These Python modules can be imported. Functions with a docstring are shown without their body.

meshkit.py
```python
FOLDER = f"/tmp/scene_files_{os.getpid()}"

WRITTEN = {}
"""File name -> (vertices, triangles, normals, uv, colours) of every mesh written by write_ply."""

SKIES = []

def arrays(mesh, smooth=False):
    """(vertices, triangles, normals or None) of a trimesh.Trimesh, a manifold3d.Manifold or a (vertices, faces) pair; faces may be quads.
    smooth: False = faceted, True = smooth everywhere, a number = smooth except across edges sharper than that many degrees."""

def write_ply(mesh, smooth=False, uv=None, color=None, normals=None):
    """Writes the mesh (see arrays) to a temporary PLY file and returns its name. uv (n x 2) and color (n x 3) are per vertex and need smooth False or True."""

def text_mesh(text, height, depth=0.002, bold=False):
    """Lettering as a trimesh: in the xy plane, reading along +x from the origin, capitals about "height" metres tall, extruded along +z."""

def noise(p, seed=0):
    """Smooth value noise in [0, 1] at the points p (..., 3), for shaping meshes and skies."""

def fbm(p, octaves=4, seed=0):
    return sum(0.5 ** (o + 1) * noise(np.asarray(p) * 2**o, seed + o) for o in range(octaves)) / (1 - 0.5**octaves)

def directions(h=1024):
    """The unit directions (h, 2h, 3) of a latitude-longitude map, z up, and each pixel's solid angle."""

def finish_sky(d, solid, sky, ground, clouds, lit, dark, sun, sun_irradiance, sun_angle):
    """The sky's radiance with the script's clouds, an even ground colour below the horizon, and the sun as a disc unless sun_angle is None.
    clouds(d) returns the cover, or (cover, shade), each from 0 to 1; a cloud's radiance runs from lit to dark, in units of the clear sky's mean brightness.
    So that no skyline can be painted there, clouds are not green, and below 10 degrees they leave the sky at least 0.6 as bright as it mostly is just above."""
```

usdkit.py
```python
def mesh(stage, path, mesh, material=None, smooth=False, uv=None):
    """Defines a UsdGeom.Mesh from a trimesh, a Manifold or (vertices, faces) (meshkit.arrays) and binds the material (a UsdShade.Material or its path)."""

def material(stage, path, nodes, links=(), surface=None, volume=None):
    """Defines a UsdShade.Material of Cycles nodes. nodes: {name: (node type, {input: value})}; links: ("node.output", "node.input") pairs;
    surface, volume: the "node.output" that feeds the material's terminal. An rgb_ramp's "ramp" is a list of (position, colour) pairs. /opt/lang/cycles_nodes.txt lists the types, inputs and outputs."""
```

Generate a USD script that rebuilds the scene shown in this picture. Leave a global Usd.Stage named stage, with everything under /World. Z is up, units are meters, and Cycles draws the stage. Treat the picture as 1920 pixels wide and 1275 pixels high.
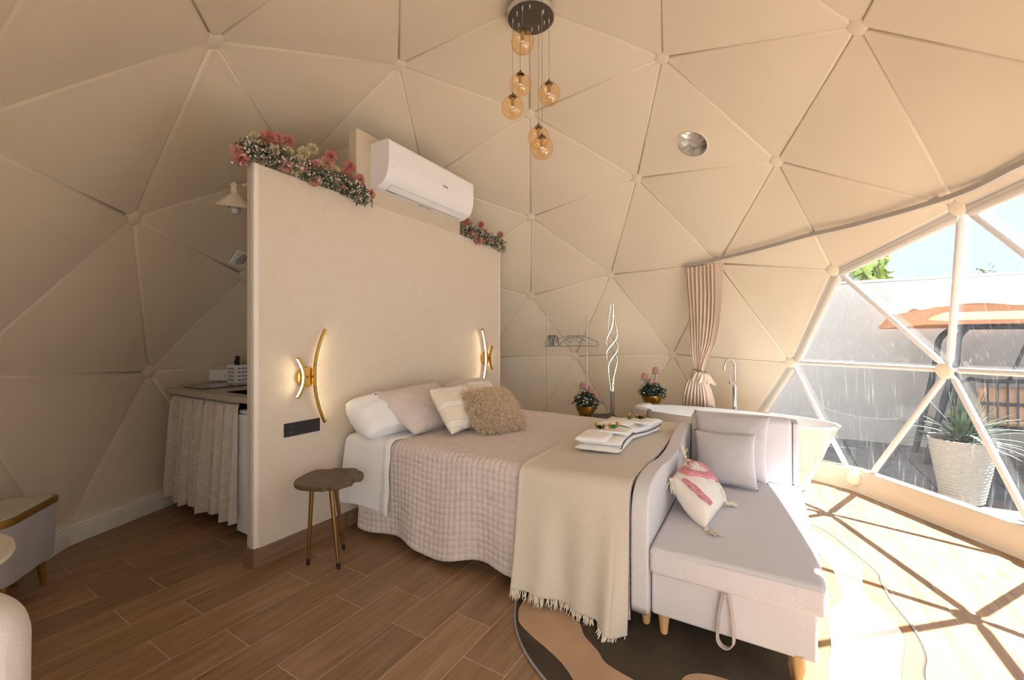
import math, itertools, numpy as np, trimesh, shapely
import shapely.geometry as sg
import manifold3d as mf
import meshkit, usdkit
from pxr import Gf, Sdf, Usd, UsdGeom, UsdLux, UsdShade, Vt

stage = Usd.Stage.CreateInMemory()
UsdGeom.SetStageUpAxis(stage, "Z")
UsdGeom.SetStageMetersPerUnit(stage, 1.0)
UsdGeom.Xform.Define(stage, "/World")
UsdGeom.Scope.Define(stage, "/World/Looks")
PI = math.pi

# ------------------------------------------------------------------ camera, sky, sun, exposure
EYE = 1.286
cam = UsdGeom.Camera.Define(stage, "/World/camera")
cam.AddTranslateOp().Set(Gf.Vec3d(0, 0, EYE))
cam.AddRotateXYZOp().Set(Gf.Vec3f(90, 0, 0))
cam.CreateHorizontalApertureAttr(36.0)
cam.CreateVerticalApertureAttr(36.0 * 1275 / 1920)
cam.CreateFocalLengthAttr(36.0 * 797 / 1920)
cam.CreateClippingRangeAttr(Gf.Vec2f(0.05, 200))
EXPOSURE = 1.32
cam.CreateExposureAttr(EXPOSURE)
SUN_DIR = np.array([0.558, -0.119, 0.8215])
SUN_POWER, SKY_POWER = 4.0, 0.17

sun = UsdLux.DistantLight.Define(stage, "/World/sun")
_z = SUN_DIR / np.linalg.norm(SUN_DIR)
_x = np.cross([0, 1, 0], _z); _x /= np.linalg.norm(_x)
_y = np.cross(_z, _x)
sun.AddTransformOp().Set(Gf.Matrix4d(*_x, 0, *_y, 0, *_z, 0, 0, 0, 0, 1))
sun.CreateIntensityAttr(SUN_POWER)
sun.CreateAngleAttr(0.53)
sun.CreateNormalizeAttr(True)
sun.CreateColorAttr(Gf.Vec3f(1.0, 0.975, 0.94))
sky = UsdLux.DomeLight.Define(stage, "/World/sky")
sky.CreateIntensityAttr(SKY_POWER)
sky.CreateColorAttr(Gf.Vec3f(0.70, 0.84, 1.0))

# ------------------------------------------------------------------ helpers: naming and objects
_used = {}
def numbered(parent, name):
    k = _used.get((parent, name), 0)
    _used[(parent, name)] = k + 1
    return f"{parent}/{name}" if k == 0 else f"{parent}/{name}_{k:03d}"

def data(prim, label=None, cat=None, group=None, kind=None):
    for k, v in (("label", label), ("category", cat), ("group", group), ("kind", kind)):
        if v:
            prim.SetCustomDataByKey(k, v)

def place(x, loc, rot=0.0):
    x.AddTranslateOp().Set(Gf.Vec3d(*map(float, loc)))
    if rot:
        x.AddRotateZOp().Set(float(rot))

def thing(name, label=None, cat=None, loc=(0, 0, 0), rot=0.0, group=None, kind=None):
    p = numbered("/World", name)
    x = UsdGeom.Xform.Define(stage, p)
    place(x, loc, rot)
    data(x.GetPrim(), label, cat, group, kind)
    return p

def part(parent, name, mesh, mat, label=None, smooth=35, uv=None, kind=None):
    p = numbered(parent, name)
    m = usdkit.mesh(stage, p, mesh, "/World/Looks/" + mat, smooth=smooth, uv=uv)
    data(m.GetPrim(), label=label, kind=kind)
    return p

def solo(name, mesh, mat, label=None, cat=None, loc=(0, 0, 0), rot=0.0, group=None, kind=None, smooth=35, uv=None):
    p = numbered("/World", name)
    m = usdkit.mesh(stage, p, mesh, "/World/Looks/" + mat, smooth=smooth, uv=uv)
    place(m, loc, rot)
    data(m.GetPrim(), label, cat, group, kind)
    return p

def copy(src, loc, rot, label, group=None):
    base = src.rsplit("/", 1)[1]
    x = UsdGeom.Xform.Define(stage, numbered("/World", base))
    place(x, loc, rot)
    pr = x.GetPrim()
    pr.GetReferences().AddInternalReference(src)
    pr.SetInstanceable(True)
    was = stage.GetPrimAtPath(src).GetCustomData()
    data(pr, label, was.get("category"), group or was.get("group"))
    # the reference brings the source's transform ops: author this copy's own stronger values
    return x.GetPath().pathString

# ------------------------------------------------------------------ helpers: meshes
def cat(*ms):
    ms = [m for m in ms if m is not None]
    return trimesh.util.concatenate(ms)

def tm(v, f):
    return trimesh.Trimesh(np.asarray(v, float), np.asarray(f, int), process=False)

def hull(pts):
    return trimesh.convex.convex_hull(np.asarray(pts, float))

def cbox(lo, hi, c=0.004):
    """Box with chamfered edges."""
    lo, hi = np.asarray(lo, float), np.asarray(hi, float)
    c = min(c, 0.45 * (hi - lo).min())
    pts = []
    for s in itertools.product((0, 1), repeat=3):
        p = np.where(s, hi, lo)
        sg_ = np.where(s, -1, 1)
        for k in range(3):
            q = p + sg_ * c
            q[k] = p[k]
            pts.append(q)
    return hull(pts)

def rbox(lo, hi, r=0.02, n=2):
    """Box with rounded edges."""
    lo, hi = np.asarray(lo, float), np.asarray(hi, float)
    r = min(r, 0.49 * (hi - lo).min())
    s = trimesh.creation.icosphere(n, r).vertices
    return hull(np.vstack([s + np.where(k, hi - r, lo + r) for k in itertools.product((0, 1), repeat=3)]))

def cyl(p, q, r, r2=None, n=16, caps=True):
    p, q = np.asarray(p, float), np.asarray(q, float)
    return tube([p, q], [r, r if r2 is None else r2], n, caps)

def tube(path, r, n=10, caps=True, up=None, flat=1.0):
    p = np.asarray(path, float)
    r = np.broadcast_to(np.asarray(r, float), (len(p),))
    t = np.gradient(p, axis=0)
    t /= np.linalg.norm(t, axis=1, keepdims=True) + 1e-12
    a = np.array([0, 0, 1.0]) if up is None else np.asarray(up, float)
    if abs(t[0] @ a) > 0.95:
        a = np.array([1.0, 0, 0])
    A = []
    for k in range(len(p)):
        a = a - t[k] * (a @ t[k]); a /= np.linalg.norm(a) + 1e-12
        A.append(a)
    A = np.array(A); B = np.cross(t, A)
    ang = np.arange(n) * 2 * PI / n
    v = p[:, None] + r[:, None, None] * (np.cos(ang)[None, :, None] * A[:, None] * flat + np.sin(ang)[None, :, None] * B[:, None])
    f = []
    for i in range(len(p) - 1):
        for j in range(n):
            a0, a1, b0, b1 = i * n + j, i * n + (j + 1) % n, (i + 1) * n + j, (i + 1) * n + (j + 1) % n
            f += [[a0, a1, b1], [a0, b1, b0]]
    v = v.reshape(-1, 3)
    if caps:
        k = len(v)
        v = np.vstack([v, p[0], p[-1]])
        for j in range(n):
            f += [[k, (j + 1) % n, j], [k + 1, (len(p) - 1) * n + j, (len(p) - 1) * n + (j + 1) % n]]
    return tm(v, f)

def ribbon(path, wdir, w, t):
    """A strip of rectangular section: width w along wdir, thickness t."""
    p = np.asarray(path, float)
    tan = np.gradient(p, axis=0); tan /= np.linalg.norm(tan, axis=1, keepdims=True) + 1e-12
    wd = np.broadcast_to(np.asarray(wdir, float), p.shape)
    wd = wd - tan * (wd * tan).sum(1, keepdims=True); wd = wd / (np.linalg.norm(wd, axis=1, keepdims=True) + 1e-12)
    nd = np.cross(tan, wd)
    ring = np.stack([p + wd * w / 2 + nd * t / 2, p - wd * w / 2 + nd * t / 2, p - wd * w / 2 - nd * t / 2, p + wd * w / 2 - nd * t / 2], 1)
    f = []
    for i in range(len(p) - 1):
        for j in range(4):
            a0, a1, b0, b1 = i * 4 + j, i * 4 + (j + 1) % 4, i * 4 + 4 + j, i * 4 + 4 + (j + 1) % 4
            f += [[a0, a1, b1], [a0, b1, b0]]
    k = 4 * (len(p) - 1)
    f += [[0, 2, 1], [0, 3, 2], [k, k + 1, k + 2], [k, k + 2, k + 3]]
    m = tm(ring.reshape(-1, 3), f)
    m.fix_normals()
    return m

def lathe(prof, n=32):
    return trimesh.creation.revolve(np.asarray(prof, float), sections=n)

def prism(poly, z0, z1, bevel=0.0):
    """Extruded outline in xy, with a chamfered rim."""
    P = poly if isinstance(poly, sg.Polygon) else sg.Polygon(poly)
    P = P.buffer(0)
    if bevel <= 0:
        m = trimesh.creation.extrude_polygon(P, z1 - z0, engine="earcut"); m.apply_translation([0, 0, z0]); return m
    ms = []
    co = np.array(sg.polygon.orient(P).exterior.coords)[:-1]
    inn = offset_ring(co, bevel)
    rings = [(inn, z0), (co, z0 + bevel), (co, z1 - bevel), (inn, z1)]
    n = len(co); v = np.vstack([np.c_[c, np.full(n, z)] for c, z in rings]); f = []
    for k in range(3):
        for j in range(n):
            a, b, c, d = k * n + j, k * n + (j + 1) % n, (k + 1) * n + j, (k + 1) * n + (j + 1) % n
            f += [[a, b, d], [a, d, c]]
    _, tf = trimesh.creation.triangulate_polygon(sg.Polygon(inn), engine="earcut")
    tf = np.array(tf)
    if len(tf):
        a = np.cross(inn[tf[0, 1]] - inn[tf[0, 0]], inn[tf[0, 2]] - inn[tf[0, 0]])
        if a < 0: tf = tf[:, ::-1]
        f += (tf + 3 * n).tolist() + tf[:, ::-1].tolist()
    return tm(v, f)

def offset_ring(co, d):
    """Moves a counter-clockwise ring inwards by d, vertex by vertex."""
    a = co - np.roll(co, 1, 0); b = np.roll(co, -1, 0) - co
    na = np.c_[-a[:, 1], a[:, 0]] / (np.linalg.norm(a, axis=1, keepdims=True) + 1e-12)
    nb = np.c_[-b[:, 1], b[:, 0]] / (np.linalg.norm(b, axis=1, keepdims=True) + 1e-12)
    m = na + nb; m /= (np.linalg.norm(m, axis=1, keepdims=True) + 1e-12)
    return co + m * d / np.maximum((m * na).sum(1, keepdims=True), 0.5)

def grid(fn, ns, nt, closed=False):
    """Mesh from a vectorised function of (s, t) in [0,1]^2, with its uv."""
    S, T = np.meshgrid(np.linspace(0, 1, ns), np.linspace(0, 1, nt), indexing="ij")
    v = fn(S, T).reshape(-1, 3)
    i, j = np.meshgrid(np.arange(ns - 1), np.arange(nt - 1), indexing="ij")
    a = (i * nt + j).ravel(); b = a + nt
    f = np.vstack([np.c_[a, b, b + 1], np.c_[a, b + 1, a + 1]])
    return tm(v, f)

def thicken(m, t):
    """A cloth sheet with thickness t (second face along the vertex normals)."""
    v, f, n = meshkit.arrays(m, True)
    k = len(v)
    e = np.sort(np.vstack([f[:, [0, 1]], f[:, [1, 2]], f[:, [2, 0]]]), axis=1)
    d = np.vstack([f[:, [0, 1]], f[:, [1, 2]], f[:, [2, 0]]])
    key = e[:, 0] * (k + 1) + e[:, 1]
    u, inv, cnt = np.unique(key, return_inverse=True, return_counts=True)
    b = d[cnt[inv] == 1]
    side = np.vstack([np.c_[b[:, 1], b[:, 0], b[:, 0] + k], np.c_[b[:, 1], b[:, 0] + k, b[:, 1] + k]])
    return tm(np.vstack([v, v - n * t]), np.vstack([f, f[:, ::-1] + k, side]))

def pillow(corners, thick, n=28, pinch=0.05, seed=0, wr=0.006, power=0.5, rnd=0.0):
    """A stuffed cushion through four corners (bottom left, bottom right, top right, top left)."""
    c = np.asarray(corners, float)
    S, T = np.meshgrid(np.linspace(-1, 1, n), np.linspace(-1, 1, n), indexing="ij")
    # rounded corners, then the middles of the edges pulled inwards
    S0, T0 = S, T
    S, T = S * np.sqrt(1 - rnd * T ** 4 * 0.5), T * np.sqrt(1 - rnd * S ** 4 * 0.5)
    s = S * (1 - pinch * (1 - T ** 2) * np.abs(S) ** 2); t = T * (1 - pinch * (1 - S ** 2) * np.abs(T) ** 2)
    S, T = S0, T0
    a, b = (s + 1) / 2, (t + 1) / 2
    mid = (c[0] * ((1 - a) * (1 - b))[..., None] + c[1] * (a * (1 - b))[..., None] + c[2] * (a * b)[..., None] + c[3] * ((1 - a) * b)[..., None])
    nrm = np.cross(c[1] - c[0], c[3] - c[0]); nrm /= np.linalg.norm(nrm)
    h = thick / 2 * np.clip((1 - S ** 2) * (1 - T ** 2), 0, 1) ** power
    h = h * (1 + 0.0 * S)
    rim = (np.clip(1 - S ** 2, 0, 1) * np.clip(1 - T ** 2, 0, 1)) ** 0.25
    w = (meshkit.fbm(np.stack([S * 3 + seed * 7, T * 3, S * 0 + seed], -1), 3, seed) - 0.5) * 2 * wr * 2.2
    edge = np.exp(-((1 - np.maximum(np.abs(S), np.abs(T))) / 0.22) ** 2)
    fold = (np.sin(S * 17 + seed) * np.sin(T * 15 + seed * 2)) * wr * edge
    top = mid + nrm * (h + (w + fold) * rim)[..., None]
    bot = mid - nrm * (h - (w - fold) * rim * 0.5)[..., None]
    i, j = np.meshgrid(np.arange(n - 1), np.arange(n - 1), indexing="ij")
    q = (i * n + j).ravel()
    f = np.vstack([np.c_[q, q + n, q + n + 1], np.c_[q, q + n + 1, q + 1]])
    v = np.vstack([top.reshape(-1, 3), bot.reshape(-1, 3)])
    m = tm(v, np.vstack([f, f[:, ::-1] + n * n]))
    m.merge_vertices(digits_vertex=7)
    return m, top, bot

def curves(path, strands, width, mat, kind="stuff", label=None):
    """Strands (arrays of points) as BasisCurves."""
    c = UsdGeom.BasisCurves.Define(stage, path)
    c.CreateTypeAttr("linear")
    c.CreateCurveVertexCountsAttr(Vt.IntArray([len(s) for s in strands]))
    c.CreatePointsAttr(Vt.Vec3fArray.FromNumpy(np.vstack(strands).astype(np.float32)))
    w = np.concatenate([np.linspace(width[0], width[1], len(s)) for s in strands]).astype(np.float32)
    c.CreateWidthsAttr(Vt.FloatArray.FromNumpy(w)); c.SetWidthsInterpolation("vertex")
    UsdShade.MaterialBindingAPI.Apply(c.GetPrim()).Bind(UsdShade.Material.Get(stage, "/World/Looks/" + mat))
    data(c.GetPrim(), label=label, kind=kind)

def xf(m, R=None, t=(0, 0, 0)):
    m = m.copy(); M = np.eye(4)
    if R is not None: M[:3, :3] = R
    M[:3, 3] = t
    m.apply_transform(M)
    return m

def frame(z, x=None):
    """Rotation matrix whose third column is z."""
    z = np.asarray(z, float); z = z / np.linalg.norm(z)
    x = np.array([1.0, 0, 0]) if x is None else np.asarray(x, float)
    if abs(x @ z) > 0.95: x = np.array([0, 1.0, 0])
    x = x - z * (x @ z); x /= np.linalg.norm(x)
    return np.stack([x, np.cross(z, x), z], 1)

# ------------------------------------------------------------------ helpers: materials
def lin(h):
    if not isinstance(h, str): return tuple(h)
    c = np.array([int(h[i:i + 2], 16) for i in (0, 2, 4)]) / 255.0
    return tuple(np.where(c <= 0.04045, c / 12.92, ((c + 0.055) / 1.055) ** 2.4))

def M(name, c, r=0.6, m=0.0, var=0.06, vs=6.0, st=(1, 1, 1), bump=0.0, bs=200.0, bst=(1, 1, 1), rnd=0.0, dist=0.002, **kw):
    """Principled material: colour with soft noise variation, optional fine relief, optional tone per object."""
    c = np.array(lin(c))
    n = {"tc": ("texture_coordinate", {}), "mp": ("mapping", {"scale": st}), "nz": ("noise_texture", {"scale": vs, "detail": 4.0}),
         "rp": ("rgb_ramp", {"ramp": [(0.3, tuple(np.clip(c * (1 - var), 0, 1))), (0.7, tuple(np.clip(c * (1 + var), 0, 1)))]}),
         "p": ("principled_bsdf", {"roughness": r, "metallic": m, **kw})}
    l = [("tc.object", "mp.vector"), ("mp.vector", "nz.vector"), ("nz.fac", "rp.fac")]
    out = "rp.color"
    if rnd:
        n["oi"] = ("object_info", {}); n["mr"] = ("map_range", {"from_min": 0.0, "from_max": 1.0, "to_min": 1 - rnd, "to_max": 1 + rnd})
        n["hv"] = ("hsv", {"hue": 0.5, "saturation": 1.0, "fac": 1.0})
        l += [("oi.random", "mr.value"), ("mr.result", "hv.value"), (out, "hv.color")]; out = "hv.color"
    l.append((out, "p.base_color"))
    if bump:
        n["bm"] = ("mapping", {"scale": bst}); n["bn"] = ("noise_texture", {"scale": bs, "detail": 3.0}); n["b"] = ("bump", {"strength": bump, "distance": dist})
        l += [("tc.object", "bm.vector"), ("bm.vector", "bn.vector"), ("bn.fac", "b.height"), ("b.normal", "p.normal")]
    usdkit.material(stage, "/World/Looks/" + name, n, l, surface="p.BSDF")

def emit(name, c, strength):
    usdkit.material(stage, "/World/Looks/" + name, {"e": ("emission", {"color": lin(c), "strength": strength})}, surface="e.emission")

TH = math.radians(30.3)                       # the partition's direction
D = np.array([math.sin(TH), math.cos(TH), 0]); N = np.array([math.cos(TH), -math.sin(TH), 0])
P0 = np.array([-1.455, 2.393, 0.0])
ROT = -30.3
def W(u, v, z=0.0): return P0 + D * u + N * v + np.array([0, 0, z])

# lining vinyl: soft leather grain, slight sheen
M("lining", (0.815, 0.71, 0.555), r=0.42, var=0.025, vs=1.2, bump=0.12, bs=420, dist=0.001)
M("button_vinyl", (0.815, 0.71, 0.555), r=0.45, var=0.02, bump=0.1, bs=400, dist=0.001)
M("skirt_vinyl", (0.62, 0.545, 0.42), r=0.4, var=0.05, vs=3, bump=0.25, bs=6, dist=0.01)
M("reveal_fabric", (0.68, 0.64, 0.57), r=0.6, var=0.03, bump=0.1, bs=300)
M("white_frame", (0.68, 0.67, 0.655), r=0.35, var=0.02)
M("baseboard_white", (0.86, 0.85, 0.80), r=0.45, var=0.03)
M("trim_white", "ece6dc", r=0.4, var=0.02)
M("wall_cream", (0.66, 0.56, 0.43), r=0.7, var=0.03, bump=0.1, bs=150)
M("wood_tile_base", (0.25, 0.15, 0.09), r=0.4, var=0.25, vs=5, st=(3, 0.6, 12), rnd=0.1)
M("porch", (0.6, 0.5, 0.38), r=0.8)
M("grout", (0.50, 0.40, 0.30), r=0.9, var=0.08, vs=20)
# ------------------------------------------------------------------ special materials
def wallpaper():
    c1, c2 = (0.715, 0.615, 0.495), (0.765, 0.67, 0.555)
    usdkit.material(stage, "/World/Looks/wallpaper", {
        "tc": ("texture_coordinate", {}), "n1": ("noise_texture", {"scale": 16.0, "detail": 8.0, "roughness": 0.65, "distortion": 1.2}),
        "rp": ("rgb_ramp", {"ramp": [(0.3, c1), (0.7, c2)]}),
        "n2": ("noise_texture", {"scale": 70.0, "detail": 4.0, "distortion": 2.2}), "b": ("bump", {"strength": 0.6, "distance": 0.003}),
        "p": ("principled_bsdf", {"roughness": 0.5})},
        [("tc.object", "n1.vector"), ("n1.fac", "rp.fac"), ("rp.color", "p.base_color"), ("tc.object", "n2.vector"), ("n2.fac", "b.height"), ("b.normal", "p.normal")], surface="p.BSDF")
wallpaper()

PLANK_TH = math.radians(30.87)
def plank_mat():
    usdkit.material(stage, "/World/Looks/plank_wood", {
        "g": ("geometry", {}), "oi": ("object_info", {}),
        "vr": ("vector_rotate", {"rotate_type": "z_axis", "angle": PLANK_TH}),
        "cx": ("combine_xyz", {"x": 0.0, "y": 0.0}), "mu": ("math", {"math_type": "multiply", "value2": 40.0}),
        "ad": ("vector_math", {"math_type": "add"}),
        "mp": ("mapping", {"scale": (16.0, 1.3, 1.0)}),
        "n1": ("noise_texture", {"scale": 1.6, "detail": 7.0, "roughness": 0.62, "distortion": 0.7}),
        "r1": ("rgb_ramp", {"ramp": [(0.26, (0.19, 0.103, 0.052)), (0.45, (0.285, 0.165, 0.088)), (0.58, (0.33, 0.196, 0.108)), (0.76, (0.42, 0.265, 0.155))]}),
        "mp2": ("mapping", {"scale": (160.0, 5.0, 1.0)}), "n2": ("noise_texture", {"scale": 1.0, "detail": 3.0}),
        "r2": ("rgb_ramp", {"ramp": [(0.3, (0.78, 0.78, 0.78)), (0.6, (1.05, 1.05, 1.05))]}),
        "mx": ("mix", {"mix_type": "multiply", "fac": 0.8}),
        "mr": ("map_range", {"from_min": 0.0, "from_max": 1.0, "to_min": 0.86, "to_max": 1.16}), "hv": ("hsv", {"hue": 0.5, "saturation": 1.0, "fac": 1.0}),
        "b": ("bump", {"strength": 0.12, "distance": 0.001}),
        "p": ("principled_bsdf", {"roughness": 0.36})},
        [("g.position", "vr.vector"), ("oi.random", "mu.value1"), ("mu.value", "cx.z"), ("vr.vector", "ad.vector1"), ("cx.vector", "ad.vector2"),
         ("ad.vector", "mp.vector"), ("mp.vector", "n1.vector"), ("n1.fac", "r1.fac"), ("ad.vector", "mp2.vector"), ("mp2.vector", "n2.vector"), ("n2.fac", "r2.fac"),
         ("r1.color", "mx.color1"), ("r2.color", "mx.color2"), ("oi.random", "mr.value"), ("mr.result", "hv.value"), ("mx.color", "hv.color"), ("hv.color", "p.base_color"),
         ("n2.fac", "b.height"), ("b.normal", "p.normal")], surface="p.BSDF")
plank_mat()

def film_mat():
    """Clear PVC film: see-through, glossy at grazing angles, with dusty rain streaks."""
    usdkit.material(stage, "/World/Looks/clear_film", {
        "g": ("geometry", {}), "mp": ("mapping", {"scale": (60.0, 60.0, 1.6)}), "n": ("noise_texture", {"scale": 1.0, "detail": 5.0}),
        "r": ("rgb_ramp", {"ramp": [(0.42, (0.004,) * 3), (0.60, (0.014,) * 3), (0.74, (0.11,) * 3)]}),
        "mp2": ("mapping", {"scale": (2.0, 2.0, 2.0)}), "n2": ("noise_texture", {"scale": 2.0, "detail": 6.0}),
        "sz": ("separate_xyz", {}), "zr": ("map_range", {"from_min": 0.1, "from_max": 1.5, "to_min": 1.5, "to_max": 0.55, "clamp": True}),
        "m1": ("math", {"math_type": "multiply"}), "m2": ("math", {"math_type": "multiply"}),
        "t": ("transparent_bsdf", {"color": (0.93, 0.94, 0.95)}), "gl": ("glossy_bsdf", {"color": (1, 1, 1), "roughness": 0.03}), "lw": ("layer_weight", {"blend": 0.5}), "pw": ("math", {"math_type": "power", "value2": 4.0}), "fr": ("math", {"math_type": "multiply_add", "value2": 0.5, "value3": 0.03}),
        "mx": ("mix_closure", {}), "tr": ("translucent_bsdf", {"color": (0.9, 0.9, 0.9)}), "mx2": ("mix_closure", {})},
        [("g.position", "mp.vector"), ("mp.vector", "n.vector"), ("n.fac", "r.fac"), ("g.position", "mp2.vector"), ("mp2.vector", "n2.vector"),
         ("g.position", "sz.vector"), ("sz.z", "zr.value"), ("r.color", "m1.value1"), ("zr.result", "m1.value2"), ("m1.value", "m2.value1"), ("n2.fac", "m2.value2"),
         ("lw.facing", "pw.value1"), ("pw.value", "fr.value1"), ("fr.value", "mx.fac"), ("t.BSDF", "mx.closure1"), ("gl.BSDF", "mx.closure2"), ("m2.value", "mx2.fac"), ("mx.closure", "mx2.closure1"), ("tr.BSDF", "mx2.closure2")],
        surface="mx2.closure")
film_mat()

def tinted_glass(name, tint, ior=0.05):
    rim = tuple(c ** 2.6 * 0.86 for c in tint)
    usdkit.material(stage, "/World/Looks/" + name, {
        "rp": ("rgb_ramp", {"ramp": [(0.0, tint), (0.55, tint), (1.0, rim)]}), "t": ("transparent_bsdf", {}), "gl": ("glossy_bsdf", {"color": (1, 0.95, 0.88), "roughness": 0.02}), "lw": ("layer_weight", {"blend": 0.5}), "pw": ("math", {"math_type": "power", "value2": 3.0}), "fr": ("math", {"math_type": "multiply_add", "value2": 0.30, "value3": ior}), "mx": ("mix_closure", {})},
        [("lw.facing", "rp.fac"), ("rp.color", "t.color"), ("lw.facing", "pw.value1"), ("pw.value", "fr.value1"), ("fr.value", "mx.fac"), ("t.BSDF", "mx.closure1"), ("gl.BSDF", "mx.closure2")], surface="mx.closure")

def striped(name, base, stripe, width, axis="x", bump=0.0, fac=0.5, ramp=None):
    """Woven stripes along the uv."""
    usdkit.material(stage, "/World/Looks/" + name, {
        "uv": ("uvmap", {"attribute": "st"}), "w": ("wave_texture", {"wave_type": "bands", "bands_direction": axis, "scale": 0.31416 / width, "distortion": 0.6, "detail": 1.0, "detail_scale": 3.0}),
        "r": ("rgb_ramp", {"ramp": ramp or [(0.2, lin(base)), (0.8, lin(stripe))]}), "b": ("bump", {"strength": bump, "distance": 0.002}),
        "p": ("principled_bsdf", {"roughness": 0.85, "sheen_weight": 0.15})},
        [("uv.UV", "w.vector"), ("w.fac", "r.fac"), ("r.color", "p.base_color"), ("w.fac", "b.height"), ("b.normal", "p.normal")], surface="p.BSDF")

# ================================================================== LARGE STRUCTURE
# ------------------------------------------------------------------ the dome: three-frequency geodesic, radius 3 m
DC, DR, DYAW = np.array([0.1126, 2.8406, 0.5394]), 3.0, -0.0432

def geodesic():
    g = (1 + 5 ** 0.5) / 2
    V = np.array([q for a in (-1, 1) for b in (-g, g) for q in ((0, a, b), (a, b, 0), (b, 0, a))], float)
    V /= np.linalg.norm(V[0])
    z = V[np.argmax(V[:, 2])]; R = frame_to(z); V = V @ R.T
    dd = np.linalg.norm(V[:, None] - V[None], axis=2); e = dd[dd > 0].min() * 1.01
    pts = {}
    for i, j, k in itertools.combinations(range(12), 3):
        if max(dd[i, j], dd[j, k], dd[i, k]) < e:
            for a in range(4):
                for b in range(4 - a):
                    q = (a * V[i] + b * V[j] + (3 - a - b) * V[k]); q /= np.linalg.norm(q)
                    pts[tuple(q.round(6))] = 1
    return np.unique(np.array(sorted(pts)).round(6), axis=0)

def frame_to(z):
    ax = np.cross(z, [0, 0, 1]); s, c = np.linalg.norm(ax), z[2]
    K = np.array([[0, -ax[2], ax[1]], [ax[2], 0, -ax[0]], [-ax[1], ax[0], 0]])
    return np.eye(3) + K + (K @ K * ((1 - c) / s ** 2) if s > 1e-9 else 0)

GP = geodesic()
_c, _s = math.cos(DYAW), math.sin(DYAW)
HUB0 = np.c_[_c * GP[:, 0] - _s * GP[:, 1], _s * GP[:, 0] + _c * GP[:, 1], GP[:, 2]] * DR + DC
HUB = HUB0.copy()
# the built dome is a little out of true at these hubs
TRUE = np.array([(-2.46, 2.753, 2.081), (-2.812, 3.281, 1.043), (-0.853, 3.194, 3.358), (0.161, 3.878, 3.354), (0.216, 4.91, 2.709), (0.243, 5.53, 1.862), (0.844, 5.701, 1.071),
                 (1.254, 4.272, 2.916), (1.2, 5.171, 2.084), (1.944, 5.147, 1.112), (1.101, 3.111, 3.359), (2.107, 3.379, 2.715), (1.814, 2.224, 2.932), (2.698, 3.566, 1.877),
                 (2.742, 4.186, 1.065), (3.061, 2.993, 1.072), (-1.63, 2.315, 2.924), (-2.397, 3.806, 1.869), (2.67, 2.539, 2.079)])
for q in TRUE:
    k = np.linalg.norm(HUB - q, axis=1).argmin(); HUB[k] = q
def hub(*p): return int(np.linalg.norm(HUB - np.array(p), axis=1).argmin())
HUB[np.abs(HUB[:, 2]) < 0.1, 2] = 0.0
_dd = np.linalg.norm(HUB0[:, None] - HUB0[None], axis=2); _adj = (_dd < 1.3) & (_dd > 0)
FACES = []
for t in itertools.combinations(range(len(HUB)), 3):
    if _adj[t[0], t[1]] and _adj[t[1], t[2]] and _adj[t[0], t[2]] and min(HUB[i, 2] for i in t) > -0.1:
        A, B, C = HUB[list(t)]
        FACES.append(t if np.dot(np.cross(B - A, C - A), DC + [0, 0, 0.3] - A) > 0 else (t[0], t[2], t[1]))   # normals point inwards
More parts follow.
